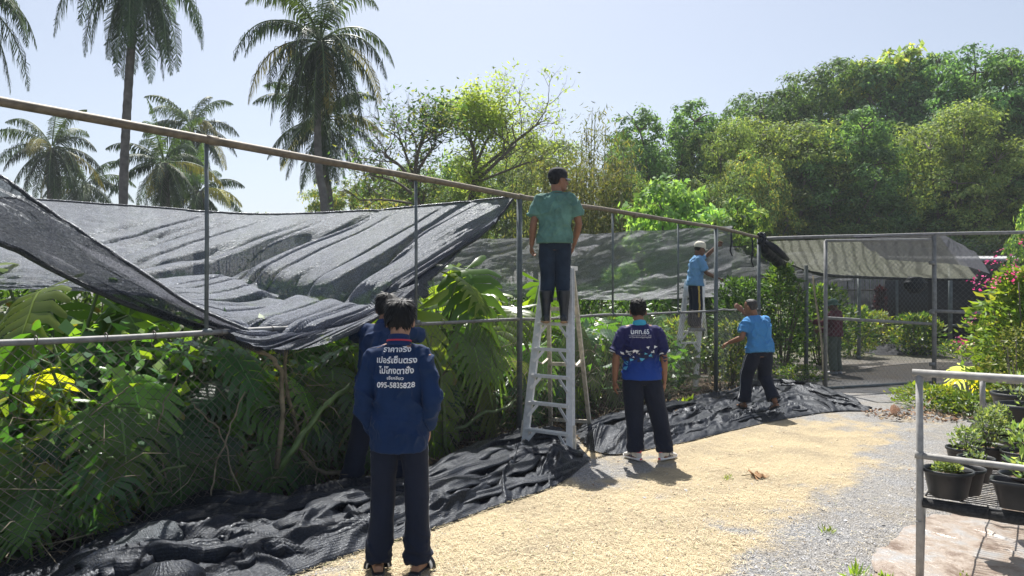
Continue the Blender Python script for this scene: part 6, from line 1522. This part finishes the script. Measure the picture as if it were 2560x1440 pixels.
# --- 2 man behind him leaning on the rail
P = person('man in dark blue sleeves leaning on the rail, mostly hidden behind the nearest man', (-1.14, 6.28, 0), R(-6), 1.73,
           dict(pelvis=(0, -.06, .92), chest=(0, .02, 1.24), neck=(.0, .10, 1.42), head=(.0, .15, 1.56), sh_l=(-.19, .06, 1.385), el_l=(-.295, .20, 1.33), wr_l=(-.10, .34, 1.36), sh_r=(.19, .06, 1.385), el_r=(.30, .20, 1.32), wr_r=(.10, .36, 1.36), hip_l=(-.09, -.06, .89), hip_r=(.09, -.06, .89), an_l=(-.26, -.05, .08), kn_l=(-.18, .0, .49), an_r=(.10, .1, .08)),
           'navy', 'track', 'skin', 1.0, -.3, 'long', (10, -12), (.5, .5), ((0, 0, -1), (0, 0, -1)), vox=.008, toes=(60, 0), seed=8)
collar(P, 'navy2', .058, .03)
shoe(P, 'l', 70, 'clog'); shoe(P, 'r', 0, 'clog')

# --- 3 man on the near ladder
P = person('man in a faded green t-shirt and black cap standing on the near step ladder', (.485, 8.16, 1.40), R(-3), 1.755,
           dict(pelvis=(.0, 0, .92), chest=(.005, -.01, 1.23), neck=(.02, .0, 1.42), head=(.035, .02, 1.565), sh_l=(-.175, -.01, 1.365), el_l=(-.232, -.03, 1.09), wr_l=(-.255, .02, .86), sh_r=(.195, .0, 1.375), el_r=(.265, .02, 1.09), wr_r=(.215, .16, .88), hip_l=(-.085, 0, .89), hip_r=(.085, 0, .89), kn_l=(-.075, .03, .48), an_l=(-.10, -.02, .08), kn_r=(.09, .03, .48), an_r=(.10, -.03, .08)),
           'green_tee', 'denim', 'skin', .36, -.14, 'cap', (-60, 3), (.75, .4), ((1, .2, 0), (-1, 0, 0)), vox=.0065, leg_r=(.098, .082, .076, .07), tr_end=(.60, .60), toes=(6, -6), slv=(.066, .080, .06, .05), seed=12, fat=1.0, drape=.016)
m = MB(); m.tube([P['nk']+Vector((.066*math.cos(a), .066*math.sin(a)-.002, .004-.012*math.sin(a))) for a in np.linspace(0, 2*PI, 26)], .009, 8); m.build('collar', M['green_tee'], P['shirt'])
cap(P, 'cap_black'); shoe(P, 'l', 6, 'boot'); shoe(P, 'r', -6, 'boot')
for sx in (-.085, .085):
    V = [(sx-.055, .945), (sx+.055, .945), (sx+.055, .85), (sx, .82), (sx-.055, .85)]; onto(P, P['trousers'], V, [(0, 1, 2, 3, 4)], 'back_pocket', 'denim', off=.004)

# --- 4 man in the printed polo shirt
t = NT('polo_cloth'); g = t.new('ShaderNodeSeparateXYZ'); t.lk(t.obj(), g.inputs[0])
mr = t.new('ShaderNodeMapRange'); mr.inputs[1].default_value = .80; mr.inputs[2].default_value = 1.42; t.lk(g.outputs[2], mr.inputs[0])
t.base(t.ramp(t.math('ADD', mr.outputs[0], t.math('MULTIPLY', t.math('SUBTRACT', t.noise(6, 2), .5), .08)), [(.0, (.010, .06, .33)), (.40, (.008, .04, .23)), (.55, (.010, .014, .075)), (.95, (.019, .019, .09))])); t.set(Roughness=.7); t.p.inputs['Sheen Weight'].default_value = .04; t.p.inputs['Specular IOR Level'].default_value = .2; t.bump(t.noise(22, 4), .25, .02); M['polo'] = t.m
P = person('man in a blue printed polo shirt standing on the straw watching, arms hanging', (1.335, 7.52, 0), R(-2), 1.665,
           dict(pelvis=(.02, 0, .92), chest=(.0, -.01, 1.24), neck=(-.005, .0, 1.435), head=(-.015, .025, 1.58), sh_l=(-.185, -.01, 1.375), el_l=(-.255, -.03, 1.09), wr_l=(-.265, .0, .845), sh_r=(.185, -.01, 1.375), el_r=(.25, -.02, 1.09), wr_r=(.262, .01, .845),
                hip_l=(-.07, 0, .89), kn_l=(-.06, .02, .49), an_l=(-.05, -.02, .085), hip_r=(.105, 0, .89), kn_r=(.20, .03, .49), an_r=(.265, -.01, .085)),
           'polo', 'track', 'skin', .42, -.18, 'short', (-4, -2), (.32, .32), ((1, .3, 0), (-1, .3, 0)), vox=.0065, leg_r=(.118, .100, .088, .090), tr_end=(.97, .97), toes=(30, -38), slv=(.066, .075, .06, .05), seed=22, fat=1.06, drape=.014)
collar(P, 'cyan', .060, .03, .2)
for s_ in 'lr': sleeve_band(P, s_, .80, 'white_trim', r_=.0805, w_=.011)
def zp(py): return (CZ+(HZ-py)/F*7.4)/(1.665/1.7)
printed(P, 'นศท.65', zp(835), .052, 46/F*7.4*1.02, x0=-.012, bold=.025, sy=1.3)
printed(P, 'มหาวิทยาลัยราชภัฏสุราษฎร์ธานี', zp(844.5), .02, 54/F*7.4*1.02, x0=-.012, bold=.004, sy=1.1)
onto(P, P['shirt'], [(-.13, zp(838.6)), (.105, zp(838.6)), (.105, zp(838.0)), (-.13, zp(838.0))], [(0, 1, 2, 3)], 'printed_rule', 'white')
rr = random.Random(12)
def shards(lst, name, mat):
    V = []; Fs = []
    for px, py, s_, a in lst:
        x = (px-1597)/F*7.4/(1.665/1.7); z = zp(py); s_ *= 1.25; o = len(V)
        for k, q in enumerate((1.0, .75, 1.1)): V.append((x+s_*q*math.cos(a+k*2.1), z+s_*q*.75*math.sin(a+k*2.1)))
        Fs.append((o, o+1, o+2))
    return onto(P, P['shirt'], V, Fs, name, mat, off=.003)
shards([(1563+rr.uniform(-5, 90), 880+rr.uniform(-6, 22), rr.uniform(.02, .038), rr.uniform(0, 6)) for _ in range(16)], 'printed_shards', 'ink')
onto(P, P['shirt'], [((x-1597)/F*7.5, zp(y)) for x, y in ((1562, 881), (1580, 874), (1586, 876), (1568, 888))], [(0, 1, 2, 3)], 'printed_shards', 'white')
shards([(1585, 878, .026, .5), (1562, 880, .020, 2), (1567, 886, .018, 1), (1612, 868, .020, .8), (1632, 867, .022, 0), (1626, 880, .022, 3.3), (1577, 893, .012, 1.4), (1590, 885, .014, 2.5)], 'printed_shards', 'white')
shards([(1597, 898, .030, .3), (1619, 889, .028, 1.2), (1572, 900, .024, 2.2), (1606, 884, .018, 2.0), (1560, 908, .030, .9), (1558, 922, .03, 2.9)], 'printed_shards', 'azure')
shards([(1590, 902, .028, 1.9), (1610, 893, .026, 2.8), (1580, 896, .028, .2), (1566, 893, .026, 1.5), (1628, 885, .02, 2.0)], 'printed_shards', 'ink')
shoe(P, 'l', 30, 'sneaker'); shoe(P, 'r', -48, 'sneaker')

# --- 5 man walking on the netting
P = person('man in a bright blue t-shirt walking over the netting toward the gate, one arm out', (3.545, 10.35, .06), R(14), 1.66,
           dict(pelvis=(.0, -.03, .90), chest=(.01, .02, 1.20), neck=(-.02, .08, 1.38), head=(-.05, .12, 1.515), sh_l=(-.17, .06, 1.315), el_l=(-.25, .04, 1.07), wr_l=(-.345, .23, .99), sh_r=(.17, .05, 1.33), el_r=(.16, .33, 1.26), wr_r=(-.03, .38, 1.45),
                hip_l=(-.085, -.03, .87), kn_l=(-.10, .16, .50), an_l=(-.13, .18, .09), hip_r=(.09, -.03, .87), kn_r=(.14, .06, .48), an_r=(.16, -.18, .13)),
           'sky_tee', 'track', 'skin', .34, -.16, 'crop', (22, -4), (.55, .3), ((.3, 0, -1), (0, 1, 0)), vox=.007, leg_r=(.115, .10, .09, .092), tr_end=(.93, .85), toes=(0, -6), slv=(.066, .075, .06, .05), footp=(0, 22), seed=31, fat=1.04, drape=.024)
for s_, sd_ in (('l', -1), ('r', 1)): stripe(P, P['trousers'], legline(P, s_, sd_, .84, .16), .008, 'side_stripe', 'white_trim', 0)
shoe(P, 'l', 0, 'flip'); shoe(P, 'r', -6, 'flip', 0, 20)

# --- 6 man on the far ladder
P = person('man in pale blue t-shirt and cream cap on the far ladder reaching to the post', (3.30, 12.98, 1.065), R(-84), 1.62,
           dict(pelvis=(.0, 0, .92), chest=(.0, .02, 1.23), neck=(.0, .05, 1.42), head=(.0, .09, 1.555), sh_l=(-.17, .05, 1.37), el_l=(-.19, .30, 1.44), wr_l=(-.10, .47, 1.62), hd_l=(0, .6, .6), sh_r=(.17, .03, 1.36), el_r=(.20, .14, 1.10), wr_r=(.14, .37, 1.0), hd_r=(0, 1, -.15), hip_l=(-.085, 0, .89), hip_r=(.085, 0, .89)),
           'pale_tee', 'track', 'skin_dark', .40, -.2, 'cap', (8, -10), (.7, .5), ((1, 0, 0), (0, 0, -1)), vox=.008, leg_r=(.105, .092, .085, .085), tr_end=(.97, .97), toes=(4, -4), slv=(.066, .075, .06, .05), seed=41)
cap(P, 'cap_white')
for o_ in (-.018, .018): stripe(P, P['trousers'], [(x, y+o_, z) for x, y, z in legline(P, 'r', 1, .86, .28)], .016, 'side_stripe', 'yellow', 0)
shoe(P, 'l', 4, 'clog'); shoe(P, 'r', -4, 'clog')

# --- 7 figure behind the gate with a pole
P = person('person in a maroon shirt and wide green hat holding a pole behind the gate', at(2088, HZ, 15.6)*[1, 1, 0], R(38), 1.62,
           dict(el_l=(-.28, .12, 1.15), wr_l=(-.30, .36, 1.20), el_r=(.22, .10, 1.05), wr_r=(-.05, .36, .98), head=(0, .05, 1.57)),
           'maroon', 'olive', 'skin_dark', 1.0, -.2, 'cap', (10, -12), (.9, .9), ((.4, 0, -1), (-1, .2, 0)), vox=.009, seed=51)
cap(P, 'hat_green', False, .06); shoe(P, 'l', 8, 'clog'); shoe(P, 'r', -8, 'clog')
pa = gnd(2060, 962); pb = at(2036, 690, 15.2); m = MB(); Q = [np.array(pa)*(1-q)+pb*q+[.03*math.sin(q*5), 0, 0]-pa for q in np.linspace(0, 1, 12)]; m.tube(Q, [.026-.008*i/11 for i in range(12)], 8)
o = m.build('pole', M['vine']); o.location = [float(x) for x in pa]; tag(o, 'long bare wooden pole held upright by the person behind the gate', 'pole')
